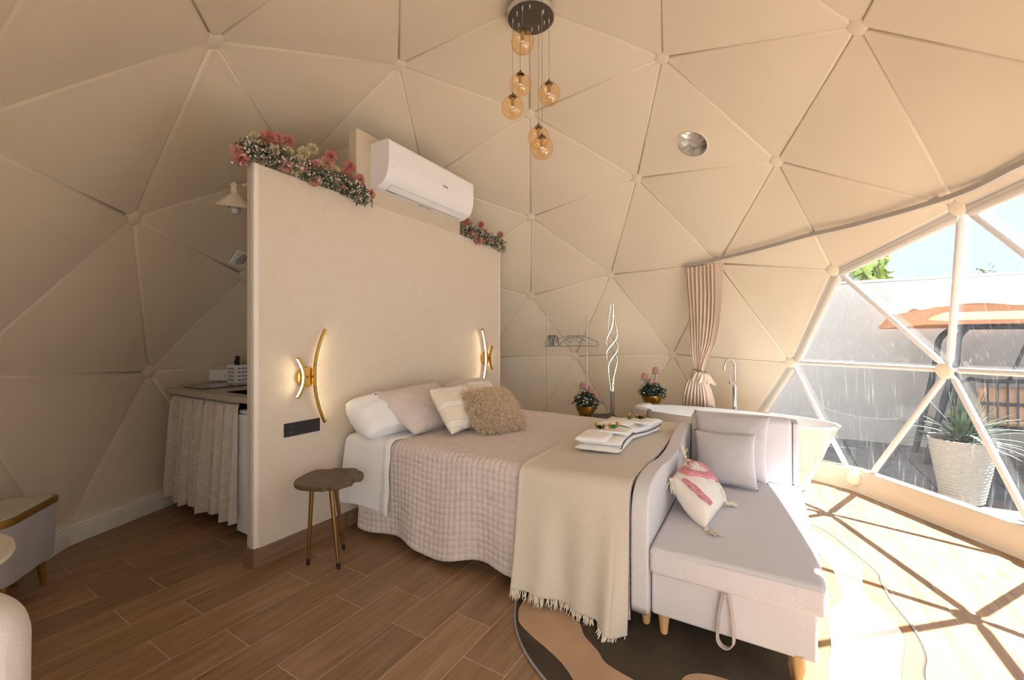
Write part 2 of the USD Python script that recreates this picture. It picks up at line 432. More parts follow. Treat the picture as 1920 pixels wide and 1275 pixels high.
h91, h87, h83, h85, h88, h79, h78, h68, h64 = hub(3.06, 2.99, 1.07), hub(2.74, 4.19, 1.06), hub(2.7, 3.57, 1.88), hub(2.67, 2.54, 2.08), hub(2.87, 1.81, 1.1), hub(2.24, 1.4, 2.08), hub(2.21, 0.76, 1.05), hub(1.59, 0.6, 1.88), hub(1.21, 0.09, 1.05)
h89, h90, h84, h70, h81, h52 = hub(2.95, 3.63, 0), hub(3.03, 2.4, 0), hub(2.61, 1.26, 0), hub(1.74, 0.38, 0), hub(2.39, 4.73, 0), hub(0.59, -0.08, 0)
WIN = {h91, h87, h83, h85, h88, h79, h78, h68, h89, h90, h84, h70, h81, h64, h52}
CLEAR = [frozenset(t) for t in ((h81, h87, h89), (h87, h91, h89), (h87, h83, h91), (h83, h85, h91), (h85, h88, h91), (h85, h79, h88), (h79, h78, h88), (h79, h68, h78), (h68, h64, h78),
                                (h91, h90, h89), (h91, h88, h90), (h88, h84, h90), (h88, h78, h84), (h78, h70, h84), (h78, h64, h70))]
h40 = hub(-0.01, -0.1, 1.1)
window_faces = [t for t in FACES if frozenset(t) in CLEAR]
door_faces = [t for t in FACES if h40 in t]
panel_faces = [t for t in FACES if t not in window_faces and t not in door_faces]

def tri_frame(t):
    A, B, C = HUB[list(t)]
    n = np.cross(B - A, C - A); n /= np.linalg.norm(n)
    a, b, c = np.linalg.norm(B - C), np.linalg.norm(C - A), np.linalg.norm(A - B)
    I = (a * A + b * B + c * C) / (a + b + c)
    r = 2 * 0.5 * np.linalg.norm(np.cross(B - A, C - A)) / (a + b + c)
    return np.array([A, B, C]), n, I, r

out = lambda p, d: DC + (np.asarray(p) - DC) * (1 + d / DR)
PROFILE = [(0.0, -0.01), (0.0018, -0.006), (0.004, -0.0005), (0.008, 0.0045), (0.014, 0.0075), (0.022, 0.0065), (0.034, 0.003), (0.06, 0.0)]
VENT = np.array([1.5347, 3.6295, 2.9573]); VENT_R = 0.128
def pad(t):
    """One padded triangle of the lining: the edge rolls into the seam."""
    V, n, I, r = tri_frame(t)
    v, f = [], []
    for e, h in PROFILE:
        v += [out(p, 0.010) if e == 0 else I + (p - I) * (1 - e / r) + n * h for p in V]
    for k in range(len(PROFILE) - 1):
        for j in range(3):
            a, b = 3 * k + j, 3 * k + (j + 1) % 3
            f += [[a, b, b + 3], [a, b + 3, a + 3]]
    L = 3 * (len(PROFILE) - 1)
    to = VENT - I
    if abs(to @ n) < 0.03 and np.linalg.norm(to) < 0.5:          # the flue passes through this one
        x = (V[1] - V[0]) / np.linalg.norm(V[1] - V[0]); y = np.cross(n, x)
        P2 = lambda q: np.array([(q - I) @ x, (q - I) @ y])
        ring = [P2(q) for q in v[L:L + 3]]
        hole = sg.Point(*P2(VENT)).buffer(VENT_R, 12)
        vv, ff = trimesh.creation.triangulate_polygon(sg.Polygon(ring).difference(hole), engine="earcut")
        base = len(v)
        v += [I + x * q[0] + y * q[1] for q in vv]
        for q in ff:
            a = np.cross(vv[q[1]] - vv[q[0]], vv[q[2]] - vv[q[0]])
            f.append((q if a > 0 else q[::-1]) + base)
    else:
        f.append([L, L + 1, L + 2])
    return tm(v, f)

def button(p, nrm, r=0.06):
    prof = [(0.0, 0.019), (0.02, 0.0185), (0.04, 0.0165), (0.052, 0.012), (0.059, 0.004), (0.060, -0.004), (0.056, -0.012), (0.0, -0.012)]
    prof = [(a * r / 0.06, b) for a, b in prof]
    return xf(lathe(prof[::-1], 20), frame(nrm), p)

ceiling = thing("ceiling", kind="structure")
wall_dome = thing("wall_dome", kind="structure")
for t in panel_faces:
    part(ceiling if HUB[list(t), 2].mean() > 1.95 else wall_dome, "panel", pad(t), "lining", smooth=50)
used = sorted({i for t in panel_faces for i in t})
apex = int(np.argmax(HUB[:, 2]))
for i in used:
    if i == apex or HUB[i, 2] < 0.05: continue
    nr = DC - HUB[i]; nr /= np.linalg.norm(nr)
    part(ceiling if HUB[i, 2] > 1.95 else wall_dome, "button", button(HUB[i] + nr * 0.004, nr), "button_vinyl", smooth=60)

# window: white tube frame, clear film panes, padded border where the lining stops
window = thing("window_1", kind="structure")
pads = {frozenset(e) for t in panel_faces + door_faces for e in ((t[0], t[1]), (t[1], t[2]), (t[2], t[0]))}
bars = {frozenset(e) for t in window_faces for e in ((t[0], t[1]), (t[1], t[2]), (t[2], t[0]))}
for e in sorted(bars, key=sorted):
    i, j = sorted(e)
    a, b = out(HUB[i], 0.02), out(HUB[j], 0.02)
    if max(a[2], b[2]) < 0.05: continue
    d = (b - a) / np.linalg.norm(b - a)
    L = np.linalg.norm(b - a)
    ts = np.array([0, 0.05, 0.09, L / 2, L - 0.09, L - 0.05, L])
    m = tube([a + d * s for s in ts], [0.011, 0.012, 0.021, 0.021, 0.021, 0.012, 0.011], 14)
    part(window, "frame_bar", m, "white_frame", smooth=60)
for t in window_faces:
    V, n, I, r = tri_frame(t)
    part(window, "film_pane", tm([out(p, 0.047) for p in V], [[0, 1, 2]]), "clear_film", smooth=False)
BORDER = 0.078
for t in window_faces:
    V, n, I, r = tri_frame(t)
    for k in range(3):
        A, B, C = V[k], V[(k + 1) % 3], V[(k + 2) % 3]
        e = frozenset((t[k], t[(k + 1) % 3]))
        if e not in pads: continue
        x = (B - A) / np.linalg.norm(B - A); y = np.cross(n, x); L = np.linalg.norm(B - A)
        cx, cy = (C - A) @ x, (C - A) @ y
        s0, s1 = cx / cy, (L - cx) / cy
        v, f = [], []
        prof = [(0.0, -0.02), (0.003, -0.004), (0.012, 0.003), (0.03, 0.004), (BORDER - 0.05, 0.001), (BORDER - 0.035, 0.006), (BORDER - 0.012, 0.004), (BORDER, -0.006), (BORDER + 0.002, -0.03), (BORDER - 0.01, -0.045)]
        for w, h in prof:
            v += [A + x * (s0 * w) + y * w + n * h, A + x * (L - s1 * w) + y * w + n * h]
        for q in range(len(prof) - 1):
            f += [[2 * q, 2 * q + 1, 2 * q + 3], [2 * q, 2 * q + 3, 2 * q + 2]]
        part(window, "border_strip", tm(v, f), "reveal_fabric", smooth=60)
for i in (h91, h88, h78):
    nr = DC - HUB[i]; nr /= np.linalg.norm(nr)
    part(window, "button", button(HUB[i] + nr * 0.02, nr), "button_vinyl", smooth=60)

# low vinyl skirt below the window and moulded baseboards below the panels
def along(i, j, prof, inset):
    """Sweeps a profile (distance inwards, height) along a base edge, mitred at the hubs."""
    a, b = HUB[i].copy(), HUB[j].copy()
    c = DC * [1, 1, 0]
    v = []
    for d, z in prof:
        for p in (a, b):
            r = p - c; r[2] = 0
            q = c + r * (1 - (d + inset) / np.linalg.norm(r)); q[2] = z
            v.append(q)
    f = []
    n = len(prof)
    for k in range(n):
        k2 = (k + 1) % n
        f += [[2 * k, 2 * k + 1, 2 * k2 + 1], [2 * k, 2 * k2 + 1, 2 * k2]]
    for k in range(1, n - 1):
        f += [[0, 2 * k, 2 * k + 2], [1, 2 * k + 3, 2 * k + 1]]
    m = tm(v, f); m.fix_normals(); return m

base_edges = []
ring = [i for i in range(len(HUB)) if HUB[i, 2] == 0.0]
ring.sort(key=lambda i: math.atan2(HUB[i, 1] - DC[1], HUB[i, 0] - DC[0]))
SKIRT = [(-0.06, 0.0), (0.055, 0.0), (0.058, 0.008), (0.045, 0.016), (0.038, 0.08), (0.02, 0.165), (0.006, 0.183), (-0.06, 0.186)]
BASEB = [(-0.06, 0.0), (0.075, 0.0), (0.075, 0.07), (0.07, 0.075), (0.07, 0.079), (0.074, 0.083), (0.072, 0.098), (0.066, 0.102), (0.066, 0.106), (0.068, 0.11), (0.055, 0.125), (0.02, 0.128), (-0.06, 0.128)]
skirt = thing("trim_1", kind="structure"); baseboard = thing("baseboard_left", kind="structure")
for k in range(15):
    i, j = ring[k], ring[(k + 1) % 15]
    if {i, j} == set() or (h40 is None): continue
    mid = (HUB[i] + HUB[j]) / 2
    if any(h40 in t and i in t and j in t for t in FACES): continue
    if i in WIN and j in WIN:
        part(skirt, "skirt_panel", along(i, j, SKIRT, 0.0), "skirt_vinyl", smooth=40)
    else:
        part(baseboard, "board", along(i, j, BASEB, 0.0), "baseboard_white", smooth=25)
for i in (h89, h90, h84):
    r = (DC - HUB[i]) * [1, 1, 0]; r /= np.linalg.norm(r)
    part(skirt, "button", button(HUB[i] + r * 0.046 + [0, 0, 0.105], r + [0, 0, 0.12]), "button_vinyl", smooth=60)

# flue duct in the ceiling
flue_n = tri_frame(next(t for t in panel_faces if abs((VENT - tri_frame(t)[2]) @ tri_frame(t)[1]) < 0.03 and np.linalg.norm(VENT - tri_frame(t)[2]) < 0.5))[1]

# entrance porch behind the camera, closing the dome there
part_porch = thing("wall_entrance", kind="structure")
part(part_porch, "side_wall", cbox((-1.33, -1.35, 0), (-1.27, 0.42, 2.36)), "porch")
part(part_porch, "side_wall", cbox((1.27, -1.35, 0), (1.33, 0.14, 2.36)), "porch")
part(part_porch, "door_post", cbox((-1.33, -1.41, 0), (-1.17, -1.35, 2.36)), "porch")
part(part_porch, "door_post", cbox((1.17, -1.41, 0), (1.33, -1.35, 2.36)), "porch")
part(part_porch, "roof", cbox((-1.33, -1.41, 2.36), (1.33, 0.5, 2.42)), "porch")

# ------------------------------------------------------------------ floor of wood-look tiles
floor = thing("floor", kind="structure")
room = sg.Polygon([(HUB[i][:2] - DC[:2]) * 1.015 + DC[:2] for i in ring]).union(sg.box(-1.3, -1.36, 1.3, 1.0))
part(floor, "grout_bed", prism(room, -0.05, -0.0012), "grout", smooth=False)
pd = np.array([math.sin(PLANK_TH), math.cos(PLANK_TH)]); pn = np.array([-math.cos(PLANK_TH), math.sin(PLANK_TH)])
PW, PL, G = 0.2012, 0.618, 0.0042
for k in range(-18, 34):
    v1, v0 = 0.0513 + k * PW - G / 2, 0.0513 + (k - 1) * PW + G / 2
    u_off = 1.382 if k % 2 else 1.586
    for q in range(-9, 12):
        u0 = u_off + q * PL + G / 2; u1 = u0 + PL - G
        P = sg.Polygon([pd * u0 + pn * v0, pd * u1 + pn * v0, pd * u1 + pn * v1, pd * u0 + pn * v1]).intersection(room)
        if P.geom_type != "Polygon" or P.area < 0.0015: continue
        co = np.array(sg.polygon.orient(P).exterior.coords)[:-1]
        inn = offset_ring(co, 0.0012)
        n = len(co)
        v = np.vstack([np.c_[co, np.full(n, -0.02)], np.c_[co, np.full(n, -0.0009)], np.c_[inn, np.zeros(n)]])
        f = []
        for a in range(2):
            for j in range(n):
                i0, i1, i2, i3 = a * n + j, a * n + (j + 1) % n, (a + 1) * n + j, (a + 1) * n + (j + 1) % n
                f += [[i0, i1, i3], [i0, i3, i2]]
        f += [[2 * n, 2 * n + j, 2 * n + j + 1] for j in range(1, n - 1)]
        part(floor, "plank", tm(v, f), "plank_wood", smooth=False)

# ------------------------------------------------------------------ partition behind the bed
WALL_H, WALL_L = 2.29, 2.62
pt = thing("wall_partition", loc=W(0, 0, 0), rot=ROT, kind="structure")
part(pt, "wallpaper_face", cbox((-0.012, 0.028, 0.10), (0.0, WALL_L - 0.012, WALL_H - 0.004), 0.001), "wallpaper")
part(pt, "core", cbox((-0.08, 0.006, 0.0), (-0.0125, WALL_L, WALL_H - 0.006), 0.003), "wall_cream")
part(pt, "edge_trim", cbox((-0.03, 0.0, 0.103), (0.003, 0.03, WALL_H), 0.004), "trim_white")
part(pt, "edge_trim", cbox((-0.03, WALL_L - 0.014, 0.103), (0.003, WALL_L + 0.004, WALL_H), 0.003), "trim_white")
bb = thing("baseboard_partition", loc=W(0, 0, 0), rot=ROT, kind="structure")
for a, b in ((0.0, 0.617), (0.620, 1.236), (1.239, 1.856), (1.859, 2.476), (2.479, 2.63)):
    part(bb, "tile", cbox((0.0005, a, 0.0), (0.012, b, 0.102), 0.0015), "wood_tile_base")
part(bb, "tile", cbox((-0.088, -0.009, 0.0), (0.012, -0.0005, 0.102), 0.0015), "wood_tile_base")
up = thing("wall_upper", loc=W(0, 0, 0), rot=ROT, kind="structure")
part(up, "board", cbox((-0.105, 0.72, WALL_H - 0.2), (-0.0805, 2.2, 2.60), 0.003), "wall_cream")
part(up, "box_out", cbox((-0.1, 0.722, WALL_H - 0.004), (-0.02, 1.93, 2.80), 0.004), "wall_cream")
bw = thing("wall_bathroom", loc=W(0, 0, 0), rot=ROT, kind="structure")
part(bw, "panel", cbox((-1.75, 0.93, 0.0), (-0.11, 1.0, 2.62), 0.003), "wall_cream")
part(bw, "panel", cbox((-0.98, 0.93, 2.62), (-0.11, 1.0, 2.83), 0.003), "wall_cream")

# ------------------------------------------------------------------ outdoors: paving and the garden wall
M("paving_stone", (0.15, 0.15, 0.155), r=0.85, var=0.18, vs=9, bump=0.3, bs=60, rnd=0.1)
M("paving_joint", (0.08, 0.08, 0.082), r=0.95)
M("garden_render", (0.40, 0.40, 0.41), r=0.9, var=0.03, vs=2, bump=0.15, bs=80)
ground = thing("ground_patio", kind="structure")
part(ground, "joint_bed", cbox((-14, -12, -0.4), (16, 16, -0.062), 0.01), "paving_joint")
GA = np.array([4.42, 5.51]); GS = np.array([0.8356, -0.5494]); GN = np.array([0.5494, 0.8356])   # garden wall: along, away
q = 0
for a in np.arange(-2.6, 4.2, 0.5):
    for b in np.arange(-3.4, -0.02, 0.5):
        c = GA + GS * (a + 0.25) + GN * (b + 0.2)
        if np.linalg.norm(c - DC[:2]) < 3.45 or c[0] < 2.4 or c[1] < 0.2: continue
        m = cbox((-0.245, -0.245, -0.08), (0.245, 0.245, 0.0), 0.006)
        part(ground, "slab", xf(m, np.array([[GS[0], GN[0], 0], [GS[1], GN[1], 0], [0, 0, 1]]), (*c, -0.012 + 0.002 * ((q * 7) % 3))), "paving_stone"); q += 1
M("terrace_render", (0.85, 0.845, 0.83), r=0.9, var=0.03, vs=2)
M("terrace_tile", (0.50, 0.475, 0.45), r=0.8, var=0.1, vs=6, rnd=0.08)
tw = thing("wall_terrace", loc=(0, -3.3, 0), rot=math.degrees(math.atan2(GS[1], GS[0])), kind="structure")
part(tw, "render", cbox((-5, -0.2, -0.06), (4.2, 0.0, 2.75), 0.01), "terrace_render")
part(ground, "terrace_floor", prism(sg.Polygon([(-3.4, -0.2), (-3.4, -1.2), (3.2, -5.4), (3.2, -0.6), (1.34, -0.6), (1.34, -1.41), (-1.34, -1.41), (-1.34, -0.2)]), -0.05, -0.008), "terrace_tile", smooth=30)
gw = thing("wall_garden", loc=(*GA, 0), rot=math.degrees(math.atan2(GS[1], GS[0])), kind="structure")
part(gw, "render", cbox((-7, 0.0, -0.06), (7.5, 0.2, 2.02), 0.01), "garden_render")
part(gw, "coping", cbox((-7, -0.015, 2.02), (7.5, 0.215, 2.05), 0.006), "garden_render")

# ================================================================== BED AND WHAT LIES ON IT
M("bed_wood", "b9935f", r=0.5, var=0.12, vs=4, st=(1, 8, 8))
M("black_metal", (0.02, 0.02, 0.02), r=0.45)
M("mattress_white", "eeebe6", r=0.9, var=0.02)
M("sheet_white", (0.86, 0.85, 0.86), r=0.85, var=0.02, vs=8, bump=0.15, bs=25, dist=0.004, sheen_weight=0.1)
M("quilt_mauve", (0.66, 0.575, 0.54), r=0.85, var=0.05, vs=14, bump=0.25, bs=260, dist=0.0015, sheen_weight=0.15)
M("pillow_mauve", (0.66, 0.57, 0.53), r=0.85, var=0.04, vs=8, bump=0.3, bs=22, bst=(1, 5, 1), dist=0.003, sheen_weight=0.1)
striped("throw_cream", (0.62, 0.55, 0.455), (0.65, 0.58, 0.485), 0.0075, "x", 0.22)
M("fringe_cream", (0.74, 0.66, 0.54), r=0.9)
striped("cushion_stripes", "e7dcc4", "f2ede4", 0.15, "x", 0.2, ramp=[(0.0, lin("e9dfc8")), (0.52, lin("ebe2d0")), (0.60, lin("efeae0")), (0.66, lin("cfc8b8")), (0.70, lin("f0ebe2")), (0.80, lin("cdc6b8")), (0.84, lin("f1ece4")), (1.0, lin("efe9df"))])
M("fur_tan", (0.84, 0.60, 0.42), r=0.7, var=0.35, vs=55)
M("robe_white", "f4f1ee", r=0.9, var=0.02, vs=20, bump=0.3, bs=60, dist=0.003)
M("piping_black", (0.02, 0.02, 0.025), r=0.7)
M("foil_green", (0.02, 0.22, 0.07), r=0.25, m=0.9)
M("foil_gold", (0.62, 0.42, 0.08), r=0.25, m=0.9)
M("foil_black", (0.02, 0.018, 0.016), r=0.25, m=0.6)

def lo(u0, v0):                      # (u, v, z) rows -> local coordinates of a thing placed at W(u0, v0)
    def g(p):
        p = np.asarray(p, float)
        return np.stack([p[..., 1] - v0, p[..., 0] - u0, p[..., 2]], -1)
    return g

BU, BV = 1.36, 0.98
L = lo(BU, BV)
bed = thing("bed", "double bed with white mattress and low wooden base, its head against the cream partition", "bed", W(BU, BV), ROT)
part(bed, "base", cbox((-0.95, -0.71, 0.24), (0.95, 0.75, 0.355), 0.006), "bed_wood")
part(bed, "mattress", rbox((-0.955, -0.715, 0.355), (0.955, 0.755, 0.612), 0.05), "mattress_white", smooth=60)
for x, y in ((-0.85, -0.6), (-0.85, 0.65), (0.3, -0.6), (0.85, -0.55), (0.85, 0.65)):
    part(bed, "leg", lathe([(0, 0), (0.028, 0), (0.03, 0.01), (0.03, 0.24), (0, 0.24)], 14), "black_metal").__class__
for k in (2, 3): pass

def near_edge(v): return 0.625 - 0.03 * np.clip(v / 1.4, 0, 1.2)      # the bed's left side, slightly askew to the wall

def drape(v0, v1, ztop, hem, far, ns, nt, off=0.0, relief=None, rad=0.06, wave=None):
    """Cloth over the bed: s runs from the near hem up, across and down the far side; t runs from head to foot."""
    def fn(S, T):
        v = v0 + (v1 - v0) * T
        zt = ztop(v) if callable(ztop) else np.full_like(v, ztop)
        h = hem(v) if callable(hem) else np.full_like(v, hem)
        a = near_edge(v) - off
        b = 2.115 + off
        l1 = zt - rad - h; l2 = rad * PI / 2; l3 = b - a - 2 * rad; l5 = zt - rad - far
        tot = l1 + l2 + l3 + l2 + l5
        s = S * tot
        u = np.zeros_like(s); z = np.zeros_like(s); nu = np.zeros_like(s); nz = np.zeros_like(s)
        k = s < l1
        u[k] = a[k]; z[k] = (h + s)[k]; nu[k] = -1
        q = (s - l1) / rad
        k = (s >= l1) & (s < l1 + l2)
        u[k] = (a + rad - rad * np.cos(q))[k]; z[k] = (zt - rad + rad * np.sin(q))[k]; nu[k] = -np.cos(q[k]); nz[k] = np.sin(q[k])
        k = (s >= l1 + l2) & (s < l1 + l2 + l3)
        u[k] = (a + rad + s - l1 - l2)[k]; z[k] = zt[k]; nz[k] = 1
        q = (s - l1 - l2 - l3) / rad
        k = (s >= l1 + l2 + l3) & (s < l1 + l2 + l3 + l2)
        u[k] = (b - rad + rad * np.sin(q))[k]; z[k] = (zt - rad + rad * np.cos(q))[k]; nu[k] = np.sin(q[k]); nz[k] = np.cos(q[k])
        k = s >= l1 + l2 + l3 + l2
        u[k] = b; z[k] = (zt - rad - (s - l1 - l2 - l3 - l2))[k]; nu[k] = 1
        if wave is not None:
            low = np.clip((zt - rad - z) / np.maximum(zt - rad - h, 0.05), 0, 1) * (nz < 0.01)
            w = wave(v, low, S)
            u += np.where(nu < 0, -w, np.where(nu > 0, w, 0))
        if relief is not None:
            r = relief(s, v)
            u += nu * r; z += nz * r
        return L(np.stack([u, v, z], -1)), s, v
    keep = {}
    def f2(S, T):
        p, s, v = fn(S, T); keep["uv"] = np.stack([s, v], -1).reshape(-1, 2)
        return p
    m = grid(f2, ns, nt)
    return m, keep["uv"]

def fb(x, y, s, seed): return meshkit.fbm(np.stack([x * s, y * s, np.zeros_like(x) + seed * 3.7], -1), 3, seed) - 0.5

PITCH = 0.036
def quilting(s, v):
    a, b = np.abs(np.sin(PI * s / PITCH)), np.abs(np.sin(PI * v / PITCH))
    return 0.0058 * (a * b) ** 0.6 + 0.006 * fb(s, v, 9, 3) + 0.010 * fb(s, v, 2.5, 5)
hem_z = lambda v: 0.055 + 0.018 * np.sin(v * 5.5 + 0.6) + 0.01 * np.sin(v * 13) - 0.03 * np.exp(-((v - 0.2) / 0.12) ** 2)
wv = lambda v, low, S: 0.028 * low ** 1.3 * np.sin(v * 8.5 + 0.9) + 0.012 * low * np.sin(v * 19 + 2) + 0.02 * low
q_, uv_ = drape(0.17, 1.965, lambda v: 0.632 + 0.006 * np.sin(v * 3), hem_z, 0.25, 430, 320, 0.012, quilting, 0.055, wv)
solo("quilt", thicken(q_, 0.006), "quilt_mauve", "mauve grey quilt stitched in small squares, draped over the bed and hanging down its side", "quilt", W(BU, BV), ROT, smooth=True)

# white sheet folded back over the quilt at the pillows
sh_, uvs = drape(0.045, 0.475, lambda v: 0.648 - 0.012 * np.clip((0.1 - v) / 0.1, 0, 1), lambda v: 0.205 + 0.012 * np.sin(v * 9), 0.25, 220, 70, 0.030,
                 lambda s, v: 0.010 * fb(s, v, 5, 8) + 0.006 * np.exp(-((v - 0.44) / 0.02) ** 2) + 0.004 * np.sin(s * 30) * np.clip((v - 0.36) / 0.1, 0, 1), 0.06,
                 lambda v, low, S: np.maximum(wv(v, np.clip((0.612 - 0.055 - 0.205) * low / 0.52, 0, 1), S), 0) + 0.016 + 0.012 * low * (1 + np.sin(v * 13 + 1)))
solo("top_sheet", thicken(sh_, 0.005), "sheet_white", "white bed sheet turned back over the quilt below the pillows", "sheet", W(BU, BV), ROT, smooth=True)

# cream throw with fringes over the foot of the bed
def throw_wave(v, low, S):
    fold = np.exp(-((v - 1.905) / 0.05) ** 2)
    return 0.022 + 0.05 * low * (0.5 + 0.5 * np.sin((v - 1.38) * 15 + 0.2)) * np.clip((1.9 - v) / 0.2, 0, 1) ** 0.5 + 0.055 * low ** 2.0 * fold + 0.01 * low * np.sin(v * 37) + 0.03 * low ** 2
throw_hem = lambda v: 0.075 - 0.03 * np.clip((v - 1.5) / 0.3, 0, 1) - 0.03 * np.clip((v - 1.84) / 0.06, 0, 1)
tr_, uvt = drape(1.41, 1.966, lambda v: 0.648 + 0.004 * np.sin(v * 11), throw_hem, 0.12, 330, 120, 0.030, lambda s, v: 0.008 * fb(s, v, 3, 12) + 0.004 * np.exp(-((v - 1.415) / 0.012) ** 2), 0.07, throw_wave)
throw = thing("throw", "cream ribbed throw with fringed ends laid across the foot of the bed", "blanket", W(BU, BV), ROT)
tm_ = thicken(tr_, 0.006)
part(throw, "cloth", tm_, "throw_cream", smooth=True, uv=np.vstack([uvt, uvt]))
rng = np.random.default_rng(5)
hem = np.array(tr_.vertices).reshape(330, 120, 3)[0]
st = []
for k in range(150):
    t = rng.uniform(0, 118.9); i = int(t); p = hem[i] * (1 - t + i) + hem[i + 1] * (t - i)
    ln = min(rng.uniform(0.035, 0.055), max(p[2] - 0.012, 0.02)); dx, dy = rng.normal(0, 0.008, 2)
    fl_ = max(0.0, 0.05 - p[2]) * 1.5
    st.append(np.array([p, p + [dx * 0.3, dy * 0.3 - fl_ * 0.4, -ln * 0.5], p + [dx, dy - fl_, -ln]]))
part(throw, "fringe", cat(*[tube(s, [0.0022, 0.0025, 0.0012], 5) for s in st]), "fringe_cream", kind="stuff", smooth=60)

def pil(name, label, cat_, corners, thick, mat, seed, uv=False, group=None, n=34, pinch=0.05, wr=0.006, power=0.5, rnd=0.12):
    """Cushion whose four corners are given as (u, v, z)."""
    c = np.array(corners, float); u0, v0, z0 = c[:, 0].mean(), c[:, 1].mean(), c[:, 2].min()
    g = lo(u0, v0)(c) - [0, 0, z0]
    m, top, bot = pillow(g, thick, n, pinch, seed, wr, power, rnd)
    return m, W(u0, v0, z0), g

def add_pil(name, label, cat_, corners, thick, mat, seed, **k):
    m, at, g = pil(name, label, cat_, corners, thick, mat, seed, **k)
    return solo(name, m, mat, label, cat_, at, ROT, smooth=True)

# pillows against the partition; corners bottom left, bottom right, top right, top left
add_pil("bed_pillow", "plump white pillow at the near end of the bed head, under the mauve pillow", "pillow",
        [(0.50, 0.345, 0.665), (1.22, 0.36, 0.675), (1.22, 0.10, 0.885), (0.50, 0.10, 0.880)], 0.25, "sheet_white", 1, wr=0.009, pinch=0.0, power=0.36, rnd=0.3)
add_pil("bed_pillow", "white pillow at the far end of the bed head, mostly hidden behind the cushions", "pillow",
        [(1.32, 0.36, 0.665), (2.04, 0.33, 0.665), (2.02, 0.10, 0.86), (1.33, 0.10, 0.86)], 0.19, "sheet_white", 2, wr=0.008, pinch=0.0, power=0.38, rnd=0.3)
add_pil("bed_pillow", "mauve pillow leaning on the white pillow at the near end of the bed", "pillow",
        [(0.735, 0.52, 0.665), (1.27, 0.50, 0.67), (1.335, 0.20, 0.945), (0.665, 0.21, 0.925)], 0.17, "pillow_mauve", 3, wr=0.006, pinch=0.03)
add_pil("bed_pillow", "mauve pillow at the bed's far end, only its top showing behind the striped cushions", "pillow",
        [(1.36, 0.52, 0.665), (1.98, 0.48, 0.67), (1.99, 0.205, 0.94), (1.38, 0.21, 0.93)], 0.15, "pillow_mauve", 4, wr=0.006)

def stripe_cushion(label, corners, seed):
    m, at, g = pil("c", "", "", corners, 0.14, "", seed, pinch=0.07)
    x, y = g[1] - g[0], g[3] - g[0]
    v = np.array(m.vertices); uv = np.c_[(v - g[0]) @ y / np.linalg.norm(y), (v - g[0]) @ x / np.linalg.norm(x)]
    solo("throw_cushion", m, "cushion_stripes", label, "cushion", at, ROT, smooth=True, uv=uv)
stripe_cushion("cream square cushion with white striped bands, nearest the middle of the bed head", [(0.845, 0.74, 0.668), (1.20, 0.72, 0.668), (1.345, 0.50, 0.945), (0.925, 0.46, 0.945)], 6)
stripe_cushion("cream cushion with white striped bands leaning behind the shaggy fur cushion", [(1.33, 0.66, 0.668), (1.71, 0.62, 0.668), (1.84, 0.38, 0.935), (1.43, 0.40, 0.945)], 7)

# shaggy fur cushion
fc = np.array([(1.06, 0.86, 0.67), (1.36, 0.97, 0.67), (1.50, 0.72, 0.875), (1.12, 0.62, 0.885)])
m, at, g = pil("f", "", "", fc, 0.13, "", 9, pinch=0.0, power=0.42)
fur = thing("fur_cushion", "shaggy light brown fur cushion in front of the striped cushions on the bed", "cushion", at, ROT)
part(fur, "cover", m, "fur_tan", smooth=True)
rng = np.random.default_rng(3)
pts, fi = trimesh.sample.sample_surface(m, 11000, seed=4)
nn = m.face_normals[fi]; down = np.array([0.35, 0.0, -0.6]); st = []
for p, n_ in zip(pts, nn):
    if p[2] < 0.0 and n_[2] < -0.5: continue
    d1 = n_ * 0.7 + down * 0.35 + rng.normal(0, 0.35, 3); d1 /= np.linalg.norm(d1)
    d2 = d1 * 0.4 + down * 0.8 + rng.normal(0, 0.4, 3); d2 /= np.linalg.norm(d2)
    l_ = rng.uniform(0.022, 0.046)
    q1 = p + d1 * l_; q2 = q1 + d2 * l_ * 0.8
    st.append(np.array([p - n_ * 0.002, q1, q2]))
curves(fur + "/pile", st, (0.0055, 0.0015), "fur_tan")

